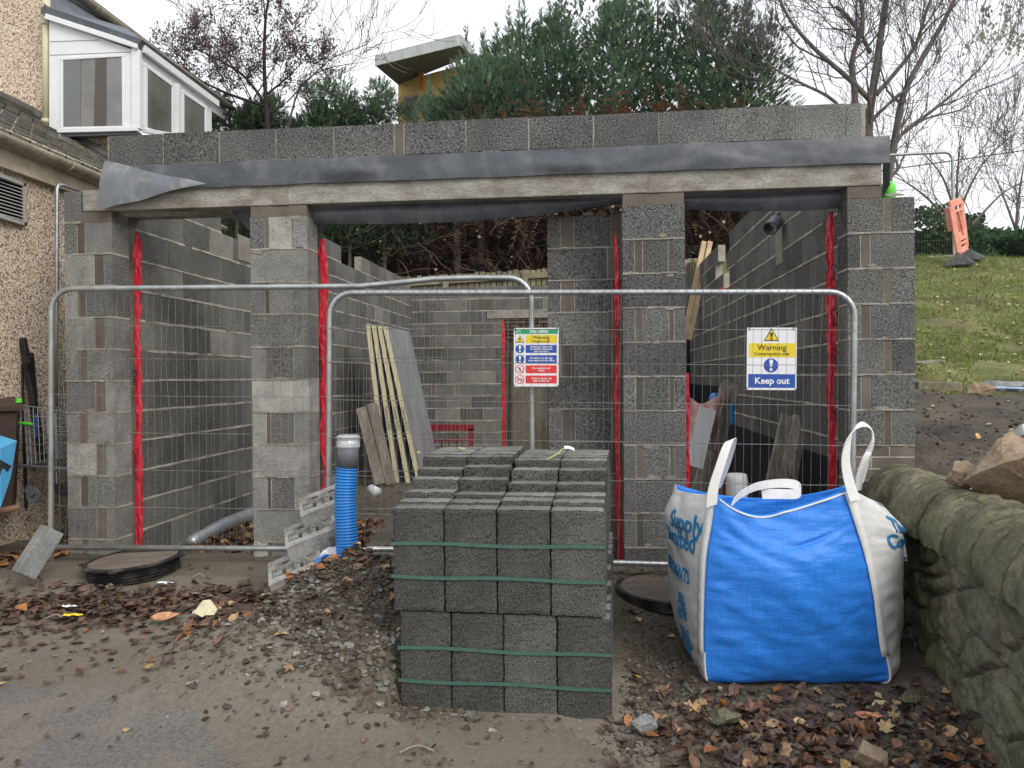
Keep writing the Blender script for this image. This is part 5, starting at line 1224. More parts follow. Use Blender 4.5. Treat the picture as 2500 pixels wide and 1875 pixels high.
# main house
ho = empty('house', (-6, 10, 0), 'pebble dashed house with white bay window and sloping roof at top left', 'building')
f = lambda px, py, D: at(px, py, D)-ho.location
q = MB(); q.add([L0(ho, p) for p in ((-12, 9.55, 0), (-4.62, 9.22, 0), (-4.62, 9.22, 4.42), (-5.52, 9.26, 4.42), (-5.52, 9.26, 9), (-12, 9.55, 9), (-4.42, 11.0, 0), (-4.42, 11.0, 4.42))], [(0,1,2,3,4,5),(1,6,7,2)]); q.build('wall', T['dash'], ho)
q = MB(); q.tube([f(113, 318, 9.05), f(113, -40, 9.05)], .042, n=12); q.tube([f(113, 302, 9.05), f(113, 292, 9.05)], .055, n=12); q.tube([f(113, 62, 9.05), f(113, 52, 9.05)], .055, n=12); q.build('downpipe', T['cream'], ho, smooth=True)
# bay
bw_ = empty('bay_window', (0,0,0)); bw_.parent = ho; bay = bw_
def face(nm, quad, m, parent=None, th=.02):
    q = MB(); q.add([Vector(p) for p in quad], [tuple(range(len(quad)))]); o = q.build(nm, m, parent or bay); s2 = o.modifiers.new('s', 'SOLIDIFY'); s2.thickness = th; s2.offset = 0; return o
def frame_(nm, quad, wd_, m, th=.07, parent=None):
    q = MB(); P = [Vector(p) for p in quad]; c = sum(P, Vector())/len(P); nrm = (P[1]-P[0]).cross(P[2]-P[1]).normalized()
    for i_, (a, b) in enumerate(zip(P, P[1:]+P[:1])): 
        d = (b-a).normalized(); e_ = wd_/2 if i_ % 2 == 0 else -wd_/2; q.beam(a-d*e_, b+d*e_, th, wd_, up=nrm.cross(d))
    return q.build(nm, m, parent or bay, bevel=.006)
F = lambda px, py: f(px, py, 9.0)
def Rf(px, py):   # right face plane: from corner (338,D9) receding
    r_ = (px-1250)/1880; t = (r_*9+4.366)/(.107-r_); return f(px, py, 9+t)
face('front_cladding', [F(122,50), F(340,128), F(340,318), F(122,327)], T['upvc'], th=.03)
face('corner_post', [F(326,120)+Vector((0,-.02,0)), F(346,125)+Vector((0,-.02,0)), F(346,316)+Vector((0,-.02,0)), F(326,318)+Vector((0,-.02,0))], T['upvc'], th=.05)
dk = T['glass']
fw = frame_('window', [F(154,146), F(304,137), F(305,313), F(154,316)], .036, T['upvc'])
def roomface(nm, quad, m, parent): return face(nm, quad, m, parent, .004)
roomface('pane', [p+Vector((0,-.02,0)) for p in (F(154,146), F(304,137), F(305,313), F(154,316))], T['glass'], fw)
off = Vector((0,-.026,0))
roomface('curtain', [p+off for p in (F(157,150), F(200,146), F(199,311), F(157,312))], flat('grey_curtain', (.17,.18,.18)), fw)
roomface('brown_panel', [p+off for p in (F(236,146), F(262,144), F(262,310), F(232,310))], flat('brown_window_panel', (.10,.085,.076)), fw)  # flat brown panel laid just in front of the pane
q = MB()
for y0, y1 in ((103, 99), (136, 128)): q.tube([F(124, y0)+Vector((0,-.018,0)), F(326 if y0 > 110 else 245, y1)+Vector((0,-.018,0))], .004, n=4)
q.build('cladding_joint', T['vent'], bay)
face('side_cladding', [Rf(338,121), Rf(515,256), Rf(515,330), Rf(338,318)], T['upvc'], th=.02)
for nm, quad in (('window', [(346,160), (412,208), (412,336), (346,316)]), ('window', [(437,224), (493,262), (493,334), (437,336)])):
    P = [Rf(*p)+Vector((.03, 0, 0)) for p in quad]; fr = frame_(nm, P, .05, T['upvc'], .06); roomface('pane', [p+Vector((.018,0,0)) for p in P], T['glass'], fr)
q = MB(); q.beam(Rf(425, 205)+Vector((.04,0,0)), Rf(425, 340)+Vector((.04,0,0)), .06, .06); q.build('mullion', T['upvc'], bay)
def trim(nm, a, b, w_, h_, m, par=None): q = MB(); q.beam(a, b, w_, h_, up=(0,0,1)); return q.build(nm, m, par or bay, bevel=.004)
trim('bargeboard', F(119, 46)+Vector((0,-.06,0)), F(340, 119)+Vector((.02,-.06,0)), .04, .06, T['upvc']); trim('fascia', Rf(338, 119)+Vector((.06,0,0)), Rf(522, 254)+Vector((.06,0,0)), .04, .085, T['upvc'])
trim('sill', F(148, 324)+Vector((0,-.03,0)), F(342, 319)+Vector((0,-.03,0)), .10, .05, T['upvc']); trim('sill', Rf(342, 319)+Vector((.05,0,0)), Rf(500, 345)+Vector((.05,0,0)), .06, .05, T['upvc']); trim('sill_painted_shadow', F(152, 333), F(342, 327), .10, .04, T['slate'])  # last strip, in dark slate colour, stands in for the shadow under the sill
q = MB(); A1, A2 = F(119, 22)+Vector((0,-.09,0)), F(342, 104)+Vector((.06,-.09,0)); B1, B2 = f(119, -90, 11.0), f(300, 62, 11.8)
B3 = Rf(522, 240)+Vector((.10,0,0)); B4 = f(500, 222, 13.2)
q.add([A1, A2, B2, B1, B3, B4], [(0,1,2,3),(1,4,5,2)]); 
o = q.build('bay_roof', T['slate'], bay); s2 = o.modifiers.new('s', 'SOLIDIFY'); s2.thickness = .10; s2.offset = -1
# main eave
ga = at(566, 262, 14.6); gdir = Vector((.107, 1, 0)); gb = ga-gdir*6.0
q = MB(); P = [ga.lerp(gb, k/24)-ho.location for k in range(25)]
q.grid(lambda i, j: P[int(i*24)]+Vector((.065*math.cos(math.pi*(1+j)), 0, .065*math.sin(math.pi*(1+j)))), 24, 8)
for k in range(0, 25, 4): q.tube([P[k]+Vector((.07*math.cos(a), 0, .07*math.sin(a))) for a in frange(math.pi, 2*math.pi, .4)], .011, n=6)
o = q.build('gutter', T['gutter'], ho, smooth=True); o.modifiers.new('s', 'SOLIDIFY').thickness = .006
q = MB(); a = P[0]; b = P[-1]; w1 = Vector((-.10, 0, 0))
q.add([a+w1+Vector((0,0,.03)), b+w1+Vector((0,0,.03)), b+w1+Vector((0,0,-.26)), a+w1+Vector((0,0,-.26)), b+w1*4+Vector((0,0,-.26)), a+w1*4+Vector((0,0,-.26))], [(0,1,2,3),(3,2,4,5)]); q.build('fascia', T['upvc'], ho)
q = MB(); up = Vector((-3.2, -.0, 1.9)); q.add([a+Vector((.02,0,.05)), b+Vector((.02,0,.05)), b+up, a+up, a+Vector((.02,.0,-.06)), a+up+Vector((0,0,-.12))], [(0,1,2,3),(0,3,5,4)]); o = q.build('roof', T['slate'], ho)
# ================================================================ DISTANT HOUSE
dh = empty('hill_house', at(1050, 300, 28), 'yellow rendered house with tilted grey flat roof above the hedge', 'building'); f = lambda px, py, D: at(px, py, D)-dh.location
q = MB(); A_ = [f(916,137,25), f(1122,85,25), f(1165,128,29), f(972,208,29)]; A2 = [f(916,162,25), f(1122,112,25), f(1165,150,29), f(972,228,29)]
q = MB(); q.add([f(916,137,25), f(1122,85,25), f(1122,112,25), f(916,162,25)], [(0,1,2,3)]); q.add([f(1122,85,25), f(1150,112,28), f(1150,138,28), f(1122,112,25)], [(0,1,2,3)])
o = q.build('roof_fascia', T['roofgrey'], dh); o.modifiers.new('s', 'SOLIDIFY').thickness = .05
q = MB(); q.add([f(916,160,25.02), f(1122,111,25.02), f(1150,136,28.2), f(972,207,28.2)], [(0,1,2,3)]); q.build('soffit', T['soffit'], dh)
q = MB(); q.add([f(916,137,25.02), f(1122,85,25.02), f(1150,104,28.2), f(972,165,28.2)], [(0,1,2,3)]); q.build('roof', T['roofgrey'], dh)
q = MB(); q.add([f(972,200,28.2), f(1160,150,28.2), f(1160,340,28.2), f(972,340,28.2), f(1160,150,33), f(1160,340,33)], [(0,1,2,3),(1,4,5,2)]); q.build('wall', T['hrender'], dh)
q = MB(); q.beam(f(1029, 215, 27.8), f(1029, 148, 27.8), .16, .16, up=(0,1,0)); q.build('post', T['orangewood'], dh)
q = MB(); q.add([f(984,236,28.1), f(1020,228,28.1), f(1020,290,28.1), f(984,290,28.1)], [(0,1,2,3)]); wn_ = q.build('window', T['gutter'], dh)
q = MB(); q.add([f(989,240,28.05), f(1018,234,28.05), f(1018,250,28.05), f(989,254,28.05)], [(0,1,2,3)]); q.add([f(989,258,28.05), f(1018,254,28.05), f(1018,290,28.05), f(989,290,28.05)], [(0,1,2,3)]); q.build('pane', T['glass'], wn_)

# ================================================================ FENCES BEHIND
bf = empty('timber_fence', at(1170, 720, 15.6), 'mossy vertical board timber fence behind the back wall', 'fence'); f = lambda px, py, D: at(px, py, D)-bf.location
r4 = random.Random(8)
q = MB(); x = -2.6
while x < 4.2:
    y = 15.7-.0*x; wdd = .095+r4.uniform(-.01, .01); zt = EYE+2.18+.055*x+r4.uniform(-.02, .02)
    q.box((x-bf.location.x, y-bf.location.y, .5-bf.location.z), (x+wdd-bf.location.x, y+.02-bf.location.y, zt-bf.location.z), t=.5+r4.uniform(-.2, .15)); x += wdd+.02
q.build('boards', T['fence_wood'], bf)
q = MB(); q.beam(Vector((-2.6, 15.66, EYE+2.04-.14))-bf.location, Vector((4.2, 15.66, EYE+2.04+.23))-bf.location, .04, .11, up=(0,0,1)); q.build('rail', T['fence_wood'], bf)
for x in (-1.38, .22, 1.85, 3.5): q = MB(); z = EYE+2.16+.055*x; q.box(tuple(Vector((x, 15.56, .5))-bf.location), tuple(Vector((x+.11, 15.66, z))-bf.location), t=.6); q.build('post', T['fence_wood'], bf)
# ================================================================ HILL FENCE, BARRIER, SLEEPERS
pl = at(2020, 640, 14.9); pr = at(2329, 629, 14.6); 
panel((pl.x, 14.9, pl.z), (pr.x, 14.6, pr.z), 0, 2.0, 'mesh fence panel standing on the grass slope behind the right pier', seed=9, front=False, tr=.028, group='temporary mesh fence panels')
br_ = empty('barrier', at(2350, 640, 13.8), 'faded orange plastic site barrier on black feet on the slope', 'barrier'); f = lambda px, py, D=13.8: at(px, py, D)-br_.location
q = MB()
def sb(a, b, w_): q.beam(f(*a), f(*b), w_, .06, up=(0,1,0))
for a, b, w_ in (((2322,505,13.8),(2342,618,13.8),.10), ((2346,492,14),(2359,603,14),.08), ((2333,520,13.9),(2346,580,13.9),.03), ((2340,515,13.9),(2352,575,13.9),.03)): sb(a, b, w_)
for a, b, w_ in (((2318,500,13.8),(2347,490,14),.13), ((2322,520,13.8),(2350,510,14),.05), ((2334,582,13.8),(2357,570,14),.16), ((2338,617,13.8),(2360,603,14),.10), ((2336,600,13.8),(2359,588,14),.05)): sb(a, b, w_)
q.build('panel', T['orange'], br_, bevel=.02)
q = MB(); q.beam(f(2314,508,13.9), f(2322,565,13.9), .08, .12, up=(0,1,0)); q.build('side_post', T['orange'], br_, bevel=.02)
for c, D in (((2338, 634), 13.7), ((2362, 622), 14.2)):
    q = MB(); x, y = c; q.add([f(x-34,y+14,D-.1), f(x+40,y+8,D-.1), f(x+6,y-14,D), f(x-4,y-14,D), f(x-34,y+17,D-.1), f(x+40,y+11,D-.1), f(x-24,y+6,D+.3), f(x+40,y+2,D+.3)], [(0,1,2,3),(0,4,5,1),(0,3,6),(1,7,2),(3,2,7,6)]); q.build('foot', T['black'], br_)
q = MB(); q.beam(at(2236, 948, 7.8), at(2342, 950, 7.7), .2, .14); tag(q.build('sleeper', T['fence_wood'], bevel=.01), 'mossy timber sleeper edging the foot of the grass slope', 'sleeper')
q = MB(); q.beam(at(2236, 888, 8.2), at(2282, 880, 8.2), .25, .02); tag(q.build('plank', T['wood']), 'short flat plank poking out of the grass behind the right pier', 'plank')
q = MB(); P = [at(2378, 957, 5.5), at(2440, 953, 5.5), at(2500, 955, 5.4), at(2560, 950, 5.4)]; q.ribbon([p+Vector((0,0,.02)) for p in P], (0,.03,.012), .004); tag(q.build('blue_sheet', flat('pale_blue_strip', (.35,.45,.62))), 'strip of pale blue plastic on the slope at the right edge', 'plastic')
q = MB(); P = [at(2455, 1072, 4.6), at(2480, 1062, 4.5), at(2500, 1048, 4.4), at(2530, 1040, 4.4)]; q.ribbon(P, (.02,.05,.05), .01); tag(q.build('white_rope', T['strap']), 'bundle of pale sheeting just behind the big boulder', 'plastic')
q = MB(); c = at(2366, 1186, 3.9); q.lathe(c, [(.001, .012), (.03, .01), (.04, 0), (.03, -.01)], 14, axis=Matrix.Rotation(R(60), 3, 'X')); tag(q.build('paper_cup', T['white'], smooth=True), 'small white wrapper between the coping and the stones', 'litter')
gb_ = MB(); c = at(2168, 470, 5.15)
gb_.grid(lambda i, j: c+Vector((math.cos(j*6.283)*.05*math.sin(i*3.14)*(1+.3*nz(i*3, j*6)), math.sin(j*6.283)*.05*math.sin(i*3.14), .08*math.cos(i*3.14))), 14, 18); tag(gb_.build('green_bag', T['lime'], smooth=True), 'bright green plastic bag on top of the right pier', 'bag')
for k, (y0, y1) in enumerate(((412, 367),)):
    q = MB(); q.tube([at(1900, 455, 24), at(2165, 415, 24), at(2350, 389, 24), at(2620, 350, 24)], .018, n=5); tag(q.build('overhead_cable', T['black']), 'thin dark cable crossing the sky on the right', 'cable')
q = MB(); x = at(2415, 600, 18).x
while x < at(2640, 600, 18).x: q.box((x, 16.7, EYE+2.0), (x+.14, 16.72, EYE+2.86+r4.uniform(-.03, .03)), t=.6+r4.uniform(-.15, .15)); x += .16
tag(q.build('board_fence', T['wood']), 'grey vertical board fence at the top of the grass slope', 'fence')

# ================================================================ VEGETATION
rv_ = random.Random(77)
def frond(mb, p, d, L, c, rr, droop=.0, n=7):
    d = d.normalized(); s = d.cross(Vector((rr.uniform(-.4,.4), rr.uniform(-.4,.4), 1))); 
    if s.length < 1e-3: s = Vector((1,0,0))
    s.normalize(); nn = s.cross(d); vs = []; fs = []
    vs += [p-s*.006, p+s*.006, p+d*L+Vector((0,0,-droop*L))]; fs.append((0,1,2))
    for i in range(n):
        t = .12+.8*i/n; b = p+d*L*t+Vector((0,0,-droop*L*t*t)); w_ = L*.30*(1-t)**.6*rr.uniform(.7, 1.2)
        for sg in (-1, 1):
            tip = b+s*sg*w_*.8+d*w_*.75+nn*rr.uniform(-.25,.25)*w_; k = len(vs)
            vs += [b-d*.020*L/.3, b+d*.020*L/.3, tip]; fs.append((k, k+1, k+2))
            m = b.lerp(tip, .5); k = len(vs); t2 = m+d*w_*.42-s*sg*w_*.02; vs += [m-s*sg*.012, m+s*sg*.012, t2]; fs.append((k, k+1, k+2))
    mb.add(vs, fs, c=c)
GR = [(.16,.25,.17), (.14,.225,.165), (.20,.29,.175), (.12,.195,.145), (.25,.33,.18), (.16,.24,.19), (.21,.24,.14)]
BR = [(.16,.105,.08), (.12,.085,.07), (.19,.12,.085), (.10,.075,.06), (.15,.115,.09)]
OR_ = [(.32,.15,.09), (.26,.13,.08), (.2,.11,.075), (.36,.19,.11), (.22,.15,.11)]
def conifer(base, rad, zb, zt, n, lab, spires=3, cols=GR, name='conifer_tree', lean=(0,0)):
    r = empty(name, base, lab, 'tree', 'conifers of the tall hedge'); q = MB()
    q.tube([(0,0,0), (lean[0]*.5, 0, (zt-base.z)*.5), (lean[0], 0, zt-base.z-.3)], [.10, .07, .02], n=7); q.build('trunk', T['bark'], r)
    q = MB(); H = zt-zb
    tops = [Vector((rv_.uniform(-.7, .7)*rad, rv_.uniform(-.4,.4)*rad, rv_.uniform(.80, 1.0))) for _ in range(spires)]; tops[0].z = 1
    for k in range(n):
        tp_ = rv_.choice(tops); h = rv_.random()**.85*tp_.z; e = max(.05, (1-h/tp_.z))
        prof = min(1, e**.45*1.1)*(1 if h > .1 else .8+h*2)
        a = rv_.uniform(0, 2*math.pi); rr = rad*prof*(.55+.45*rv_.random()**.5); cx = tp_.x*(h/tp_.z)**1.0; cy = tp_.y*h
        lump = 1+.35*nz(math.cos(a)*1.5+base.x, math.sin(a)*1.5, h*4.5)
        p = Vector((cx+math.cos(a)*rr*lump, cy+math.sin(a)*rr*lump*.8, zb-base.z+h*H))
        d = Vector((math.cos(a), math.sin(a)*.8, .55+.7*h+rv_.uniform(-.25,.35)))
        L_ = rv_.uniform(.15, .32)*(1-.35*h)
        cc = rv_.choice(cols); v_ = .75+.5*rv_.random()+.35*nz(p.x*1.3+base.x, p.y*1.3, p.z*1.3)
        frond(q, p-d.normalized()*.12, d, L_, tuple(x*v_ for x in cc), rv_, .15)
    for tp_ in tops:   # leaders
        b = Vector((tp_.x, tp_.y, zb-base.z+tp_.z*H)); l = rv_.uniform(.45, .8)
        q.tube([b-Vector((0,0,.5)), b+Vector((.03,0,l))], [.012, .003], n=4, c=GR[1])
        for k in range(34):
            t = rv_.random(); a = rv_.uniform(0, 6.28); d = Vector((math.cos(a), math.sin(a), 1.1)); frond(q, b+Vector((0,0,-.35+t*(l+.3))), d, .30*(1-t*.65), tuple(x*1.15 for x in rv_.choice(cols)), rv_, .0, 5)
    q.build('crown', T['foliage'], r); return r
HX = [(1115, 195, 17.4, .66), (1175, 110, 17.6, .95), (1275, 50, 17.9, .95), (1385, 8, 18.2, 1.0), (1500, -30, 18.0, 1.0), (1610, -40, 18.2, 1.0), (1715, -30, 18.0, 1.0), (1810, 50, 17.7, .95)]
LB = ['shortest bright green conifer beside the yellow house', 'second conifer from the yellow house with a thin spire', 'third conifer from the yellow house in the tall hedge', 'conifer left of the hedge middle', 'conifer at the middle of the tall hedge', 'conifer right of the hedge middle', 'tall dark conifer second from the right end of the hedge', 'rightmost conifer of the tall hedge beside the bare tree']
for (px, py, D, rad), lab in zip(HX, LB):
    b = at(px, 640, D); conifer(Vector((b.x, D, 3.9)), rad*1.45, 6.6, at(px, py, D).z, 3900, lab, 6)
# brown dead lower hedge
q = MB()
for k in range(9000):
    x = rv_.uniform(-6.6, 7.2); y = rv_.uniform(16.4, 19.2); z = EYE+rv_.uniform(2.1, 5.6); 
    a = rv_.uniform(0, 6.28); d = Vector((math.cos(a), -.5+math.sin(a)*.5, rv_.uniform(-1.1, .5)))
    frond(q, Vector((x, y, z)), d, rv_.uniform(.25, .6), (lambda k, c_: tuple(x*k for x in c_))(rv_.uniform(.6, 1.3), rv_.choice(BR)), rv_, .5, 5)
for k in range(1100):
    x = rv_.triangular(-1.8, 6, 3); y = rv_.uniform(16.6, 17.6); z = EYE+5.35+rv_.gauss(0, .30)+.25*nz(x*1.5); a = rv_.uniform(0, 6.28)
    frond(q, Vector((x, y, z)), Vector((math.cos(a), -.4, rv_.uniform(-.2, .8))), rv_.uniform(.2, .45), rv_.choice(OR_), rv_, .3, 6)
for k in range(520):
    x = rv_.uniform(-4.8, 7); y = rv_.uniform(16.2, 17.5); z = EYE+rv_.uniform(2.2, 5.2); a = rv_.uniform(-2.6, -.5) if rv_.random() < .6 else rv_.uniform(0, 3)
    p = Vector((x, y, z)); pts = [p]; d = Vector((math.cos(a), -.1, rv_.uniform(-.8, .8)))
    for s_ in range(5): d = (d+Vector((rv_.uniform(-.5,.5), 0, rv_.uniform(-.6,.35)))).normalized(); pts.append(pts[-1]+d*rv_.uniform(.15, .35))
    q.tube(smooth_path(pts, 2), .0075*rv_.uniform(.4, 1.5), n=4, c=rv_.choice([(.16,.12,.10), (.2,.16,.13), (.12,.09,.07), (.28,.23,.18)]))
for k in range(46): 
    p = Vector((rv_.uniform(-3.5, 6.5), 16.1, EYE+rv_.uniform(2.2, 4.2))); rr = rv_.uniform(.015, .035); q.add([p+Vector((rr*math.cos(a), 0, rr*math.sin(a))) for a in frange(0, 5.5, .9)], [tuple(range(7))], c=(.6,.52,.38))
tag(q.build('dead_hedge_growth', T['foliage']), kind='stuff', label='brown dead branches and twigs under the tall conifer hedge', cat='hedge')
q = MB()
def backing_sheet(i, j): x = -8+16*i; z = 3.5+3.6*j; return Vector((x, 19.2+.6*nz(x, z)+.5*j, z+.5*nz(x*1.3, j*3, 5)*j))
q.grid(backing_sheet, 40, 14, c=(.028,.022,.018)); tag(q.build('hedge_dark_backing', T['foliage'], smooth=True), kind='stuff', label='dark sheet painted as the shaded inside of the hedge behind the brown twigs', cat='hedge')  # plain dark sheet; the shade inside the hedge is put into its colour
# lower shrubs left
def shrub(px, py, D, rad, lab, cols, n=700, zb=4.2, name='shrub', grp='low green shrubs behind the garage roof'):
    p = at(px, py, D); r = empty(name, (p.x, D, zb-1), lab, 'shrub', grp); q = MB(); H = p.z-zb
    cl = [(rv_.uniform(-.8,.8)*rad, rv_.uniform(-.5,.3)*rad, 1+H*rv_.uniform(.3, .92)**.8, rad*rv_.uniform(.22,.40), rv_.uniform(.75,1.3)) for _ in range(24)]
    for k in range(n):
        cx, cy, cz, cr, kv = rv_.choice(cl) if rv_.random() < .8 else (rv_.uniform(-1,1)*rad, 0, 1+H*.3*rv_.random(), rad*.4, .9)
        d = Vector((rv_.gauss(0,1), rv_.gauss(0,1), rv_.gauss(0,1))).normalized(); pt_ = Vector((cx, cy, cz))+d*cr*rv_.random()**.4; d = d+Vector((rv_.gauss(0,.4), rv_.gauss(0,.4), .9))
        frond(q, pt_, d, rv_.uniform(.09, .20), (lambda k, c_: tuple(x*k for x in c_))(kv*rv_.uniform(.8, 1.2), rv_.choice(cols)), rv_, .2, 4)
    q.build('crown', T['foliage'], r); q = MB(); q.tube([(0,0,0), (0,0,1+H*.6)], [.05, .02], n=5); q.build('trunk', T['bark'], r)
G2 = [(.11,.175,.115), (.14,.21,.12), (.095,.155,.115), (.165,.22,.12)]
for px, py, D, rad, lab in ((575, 262, 15, .75, 'olive green shrub just right of the house gutter end'), (665, 262, 15.6, .85, 'second low green shrub from the house gutter'), (755, 245, 16, .9, 'third low green shrub from the house gutter'), (850, 225, 16.4, .95, 'green shrub left of the yellow house with a pointed top'), (935, 262, 16.6, .8, 'low green shrub directly below the yellow house')): shrub(px, py-22, D, rad*1.15, lab, G2, 6500)
# dark green growth behind the left wall notch
# bare trees
def grow(qt, qc, p, d, L, r, depth, rr, up=.25, spread=.6, leafc=None, minr=.0035, bend=.22, lv=0):
    n = 4; pts = [p]; rad = [r]; dd = d.normalized()
    for i in range(n):
        dd = (dd+Vector((rr.gauss(0, bend), rr.gauss(0, bend), rr.gauss(0, bend)+up*.25))).normalized(); pts.append(pts[-1]+dd*L/n); rad.append(max(minr, r*(1-.42*(i+1)/n)))
    (qt if r > .022 else qc).tube(pts, rad, n=6 if r > .02 else 4, cap=False, c=(1,1,1) if leafc is None else (.13,.10,.105))
    if leafc and depth <= 1:
        for _ in range(rr.choice((6, 8, 10))):
            b = pts[rr.randrange(1, n+1)]+Vector((rr.gauss(0,.05), rr.gauss(0,.05), rr.gauss(0,.05))); s_ = rr.uniform(.018, .036); a = Vector((rr.gauss(0,1), rr.gauss(0,1), rr.gauss(0,1))).normalized(); e = a.cross(Vector((.3,.2,1))).normalized()
            c_ = rr.choice(leafc); qc.add([b, b+a*s_+e*s_*.5, b+a*s_*2, b+a*s_-e*s_*.5], [(0,1,2,3)], c=c_)
    if depth <= 0: return
    for k in range(rr.choice((2, 3, 3)) if depth > 1 else 3):
        i = rr.randrange(1, n+1) if k else n; a = rr.uniform(0, 6.28); t = pts[i]-pts[i-1]; t.normalize(); s_ = t.cross(Vector((math.cos(a), math.sin(a), .3))).normalized()
        nd = (t+s_*rr.uniform(.35, 1)*spread*1.3); grow(qt, qc, pts[i], nd, L*rr.uniform(.62, .85), max(minr, rad[i]*rr.uniform(.5, .72)), depth-1, rr, up, spread, leafc, minr, bend)
def stems(name, base, D, paths, lab, depth, seed, sub, L0_, cat='tree', leafc=None, up=.25, spread=.6, kk=(4, 1), grp=None, minr=.0045):
    r = empty(name, base, lab, cat, grp); qt, qc = MB(), MB(); rr = random.Random(seed)
    for path, r0, r1 in [(p_, a_*.78, b_*.8) for p_, a_, b_ in paths]:
        P = smooth_path([at(x, y, d_)-base for x, y, d_ in path], 4); n = len(P); rad = [r0+(r1-r0)*i/(n-1) for i in range(n)]
        qt.tube(P, rad, n=8, c=(1,1,1) if leafc is None else (.09,.07,.065))
        for k in range(sub):
            i = rr.randrange(max(1, n//6), n); t = (P[i]-P[i-1]).normalized(); a = rr.uniform(0, 6.28); s_ = t.cross(Vector((math.cos(a), math.sin(a), .2))).normalized()
            grow(qt, qc, P[i], t*.8+s_*rr.uniform(.5, 1.1)+Vector((0,0,.1)), L0_*rr.uniform(.6, 1.1), max(minr, rad[i]*rr.uniform(.3, .5)), depth, rr, up, spread, leafc, minr)
    qt.build('trunk', T['bark'] if leafc is None else T['foliage'], r, smooth=True); qc.build('crown', T['twig'] if leafc is None else T['foliage'], r)
b = at(2140, 600, 15)
stems('bare_tree', b, 15, [
 ([(2135,560,15),(2120,340,15),(2130,230,15),(2150,90,15),(2170,-40,15)], .13, .07),
 ([(2100,560,15),(2088,250,14.9),(2080,150,14.8),(2105,60,14.6),(2100,-30,14.5)], .10, .035),
 ([(2150,560,15),(2190,310,15.2),(2215,210,15.3),(2300,60,15.5),(2350,-40,15.6)], .11, .04),
 ([(2130,250,15),(2070,190,14.8),(1990,120,14.6),(1930,50,14.4),(1890,-30,14.4)], .07, .025),
 ([(2160,420,15),(2200,330,14.8),(2290,260,14.6),(2380,180,14.4),(2430,120,14.4)], .06, .012),
 ([(2100,350,15),(2040,250,15),(1950,200,14.9),(1880,160,14.8),(1845,110,14.8)], .055, .012),
 ([(2125,130,15),(2100,80,14.9),(2060,30,14.7),(2040,15,14.7)], .05, .035),
 ([(2140,230,15),(2230,120,15.2),(2260,30,15.3),(2290,-40,15.3)], .06, .025),
 ([(2200,330,15),(2260,290,15),(2340,270,15),(2385,245,15)], .035, .007)], 'large bare multi stemmed tree rising behind the right end of the roof course', 4, 3, 8, 1.35, up=.5, spread=.55)
b = at(2335, 590, 17)
stems('bare_shrub', b, 17, [([(2335,590,17),(2330,520,17),(2300,430,17),(2250,370,17)], .05, .012), ([(2340,590,17),(2350,500,17),(2400,400,17),(2470,330,17)], .05, .012), ([(2330,580,17),(2280,500,17),(2220,450,17),(2180,430,17)], .045, .01),
 ([(2340,580,17),(2400,520,17),(2450,470,17),(2510,440,17)], .045, .01), ([(2337,590,17),(2335,480,17),(2340,400,17),(2345,330,17)], .04, .01)], 'wide bare shrub standing behind the orange barrier', 3, 5, 6, .95, up=.6, spread=.6, grp=None)
b = at(2480, 600, 22)
stems('bare_tree', b, 22, [([(2480,600,22),(2485,500,22),(2500,400,22)], .07, .02), ([(2480,560,22),(2450,480,22),(2430,430,22)], .05, .012)], 'faint far bare tree at the right edge above the board fence', 3, 6, 7, 1.5, up=.5)
RL = [(.2,.15,.16), (.24,.17,.17), (.17,.13,.15), (.26,.2,.18)]
b = at(655, 330, 14)
stems('purple_leaved_tree', b, 14, [([(655,330,14),(648,230,14),(645,130,14),(650,30,14),(665,-30,14)], .06, .02), ([(652,260,14),(600,190,14),(540,150,14),(480,120,14)], .04, .012), ([(652,230,14),(700,190,14),(740,150,14)], .03, .008), ([(652,260,14),(560,230,14),(480,190,14),(440,150,14)], .04, .01)], 'thin purple brown tree with sparse leaves between the house and the yellow house', 3, 12, 11, .52, leafc=RL, up=.3, spread=.8)
b = at(760, 330, 15)
stems('bare_tree', b, 15, [([(700,330,15),(730,220,15),(790,170,15),(900,150,15)], .03, .006), ([(640,300,15),(580,180,15),(480,60,15),(380,-30,15)], .02, .006), ([(600,300,15),(520,150,15),(430,20,15)], .018, .006), ([(620,240,15),(700,110,15),(740,20,15),(790,-20,15)], .02, .006), ([(700,250,15),(800,150,15),(890,110,15),(925,82,15)], .018, .005)], 'slender bare saplings with long arching shoots left of the yellow house', 2, 14, 7, 1.0, up=.4, spread=.6)
# birch twigs hanging into the corner
r = empty('hanging_twigs', at(2470, 20, 9), 'hanging birch twigs with small pale leaves in the top right corner', 'branch'); qt, qc = MB(), MB(); rr = random.Random(2)
for k in range(9):
    x = 2390+k*16; P = [at(x+30, -40, 9), at(x+rr.uniform(-10,15), 10, 9), at(x+rr.uniform(-25,10), 60+rr.uniform(-20,30), 9), at(x+rr.uniform(-30,0), 95+rr.uniform(-20,40), 9)]
    P = smooth_path([p-r.location for p in P], 4); qt.tube(P, .004, n=4)
    for i in range(4, len(P)):
        for _ in range(2):
            b = P[i]+Vector((rr.gauss(0,.03), 0, rr.gauss(0,.03))); s_ = .028; a = Vector((rr.gauss(0,.5), rr.gauss(0,.3), -1)).normalized(); e = a.cross(Vector((.1,1,.2))).normalized(); qc.add([b, b+a*s_+e*s_*.6, b+a*s_*2, b+a*s_-e*s_*.6], [(0,1,2,3)], c=(.30,.28,.22))
qt.build('twigs', T['twig'], r); qc.build('leaves', T['foliage'], r)
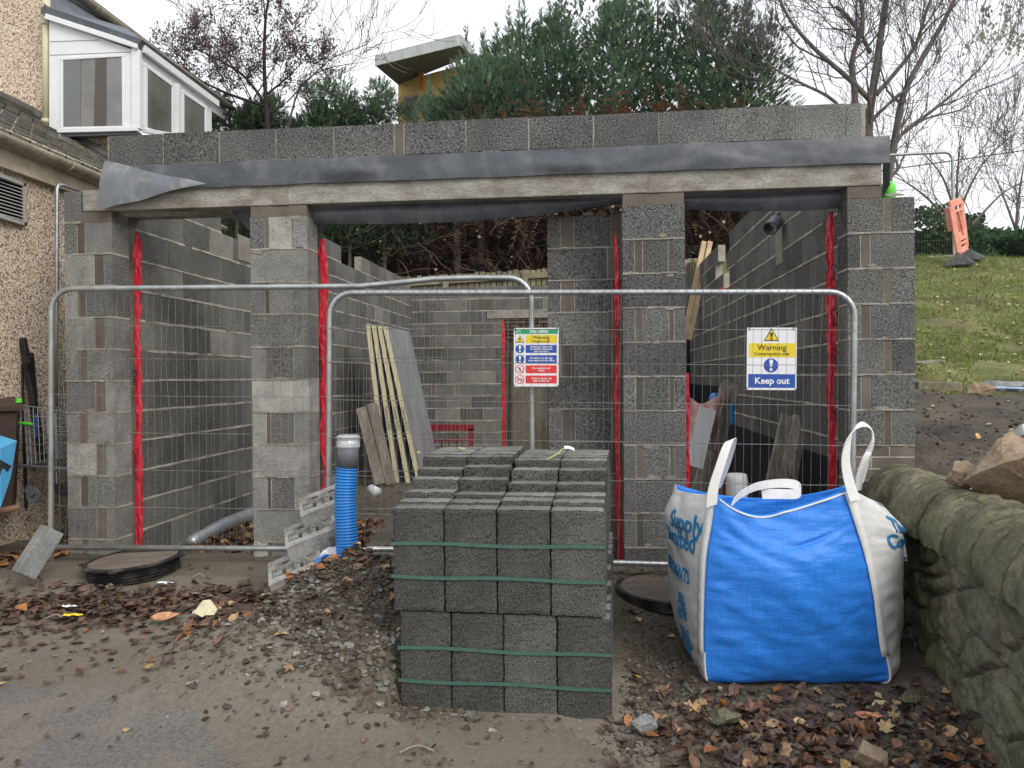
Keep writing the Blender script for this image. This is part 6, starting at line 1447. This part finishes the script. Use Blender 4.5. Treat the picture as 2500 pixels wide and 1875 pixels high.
# ivy hedge on the hill
q = MB(); IV = [(.06,.11,.06), (.085,.14,.075), (.045,.085,.05), (.13,.19,.10)]
for k in range(9000):
    px = rv_.uniform(1980, 2720); D = 17.4+rv_.uniform(-.5, .5); x = (px-1250)/1880*D; top = 5.0+.30*nz(x*1.2)+(.15 if px < 2420 else -.2); z = 3.8+(top-3.8)*rv_.random()**.8
    if px > 2410 and z < 4.55 and D < 17.5: continue
    p = Vector((x, D-.35*math.sin(z*3+x*2), z)); s_ = rv_.uniform(.03, .07); a = Vector((rv_.gauss(0,1), -.6, rv_.gauss(0,1))).normalized(); e = a.cross(Vector((rv_.gauss(0,.4), -1, rv_.gauss(0,.4)))).normalized()
    q.add([p, p+a*s_+e*s_*.8, p+a*s_*1.8, p+a*s_-e*s_*.8], [(0,1,2,3)], c=(lambda k, c_: tuple(x*k for x in c_))(rv_.uniform(.6, 1.4), rv_.choice(IV)))
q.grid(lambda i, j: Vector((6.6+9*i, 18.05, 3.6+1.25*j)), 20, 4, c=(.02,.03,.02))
tag(q.build('ivy_hedge', T['foliage']), 'dark green ivy covered hedge behind the fence panel on the hill', 'hedge')
# grass on the slope
q = MB(); GC2 = [(.22,.29,.07), (.17,.25,.06), (.28,.31,.10), (.14,.2,.055), (.33,.31,.15)]
for k in range(42000):
    t = rv_.random()**1.3; y = 7.4+t*8.2; x = 2.75+.107*(y-4.9)+rv_.random()*(.75*y-2.3)
    if y < 8.4+.5*nz(x*2, y*2) and rv_.random() < .8: continue
    if nz(x*1.4, y*1.4, 9) < -.22 and y < 12: continue
    p = on(x, y, -.01); h = rv_.uniform(.03, .085); a = rv_.uniform(0, 6.28); dx, dy = math.cos(a)*.006, math.sin(a)*.006; lx, ly = rv_.gauss(0, .03), rv_.gauss(-.01, .03)
    q.add([p+Vector((-dx*1.3,-dy*1.3,0)), p+Vector((dx*1.3,dy*1.3,0)), p+Vector((lx, ly, h))], [(0,1,2)], c=(lambda k, c_: tuple(x*k for x in c_))(rv_.uniform(.7, 1.25), rv_.choice(GC2)))
tag(q.build('grass', T['foliage']), kind='stuff', label='rough green grass growing on the slope to the right', cat='grass')
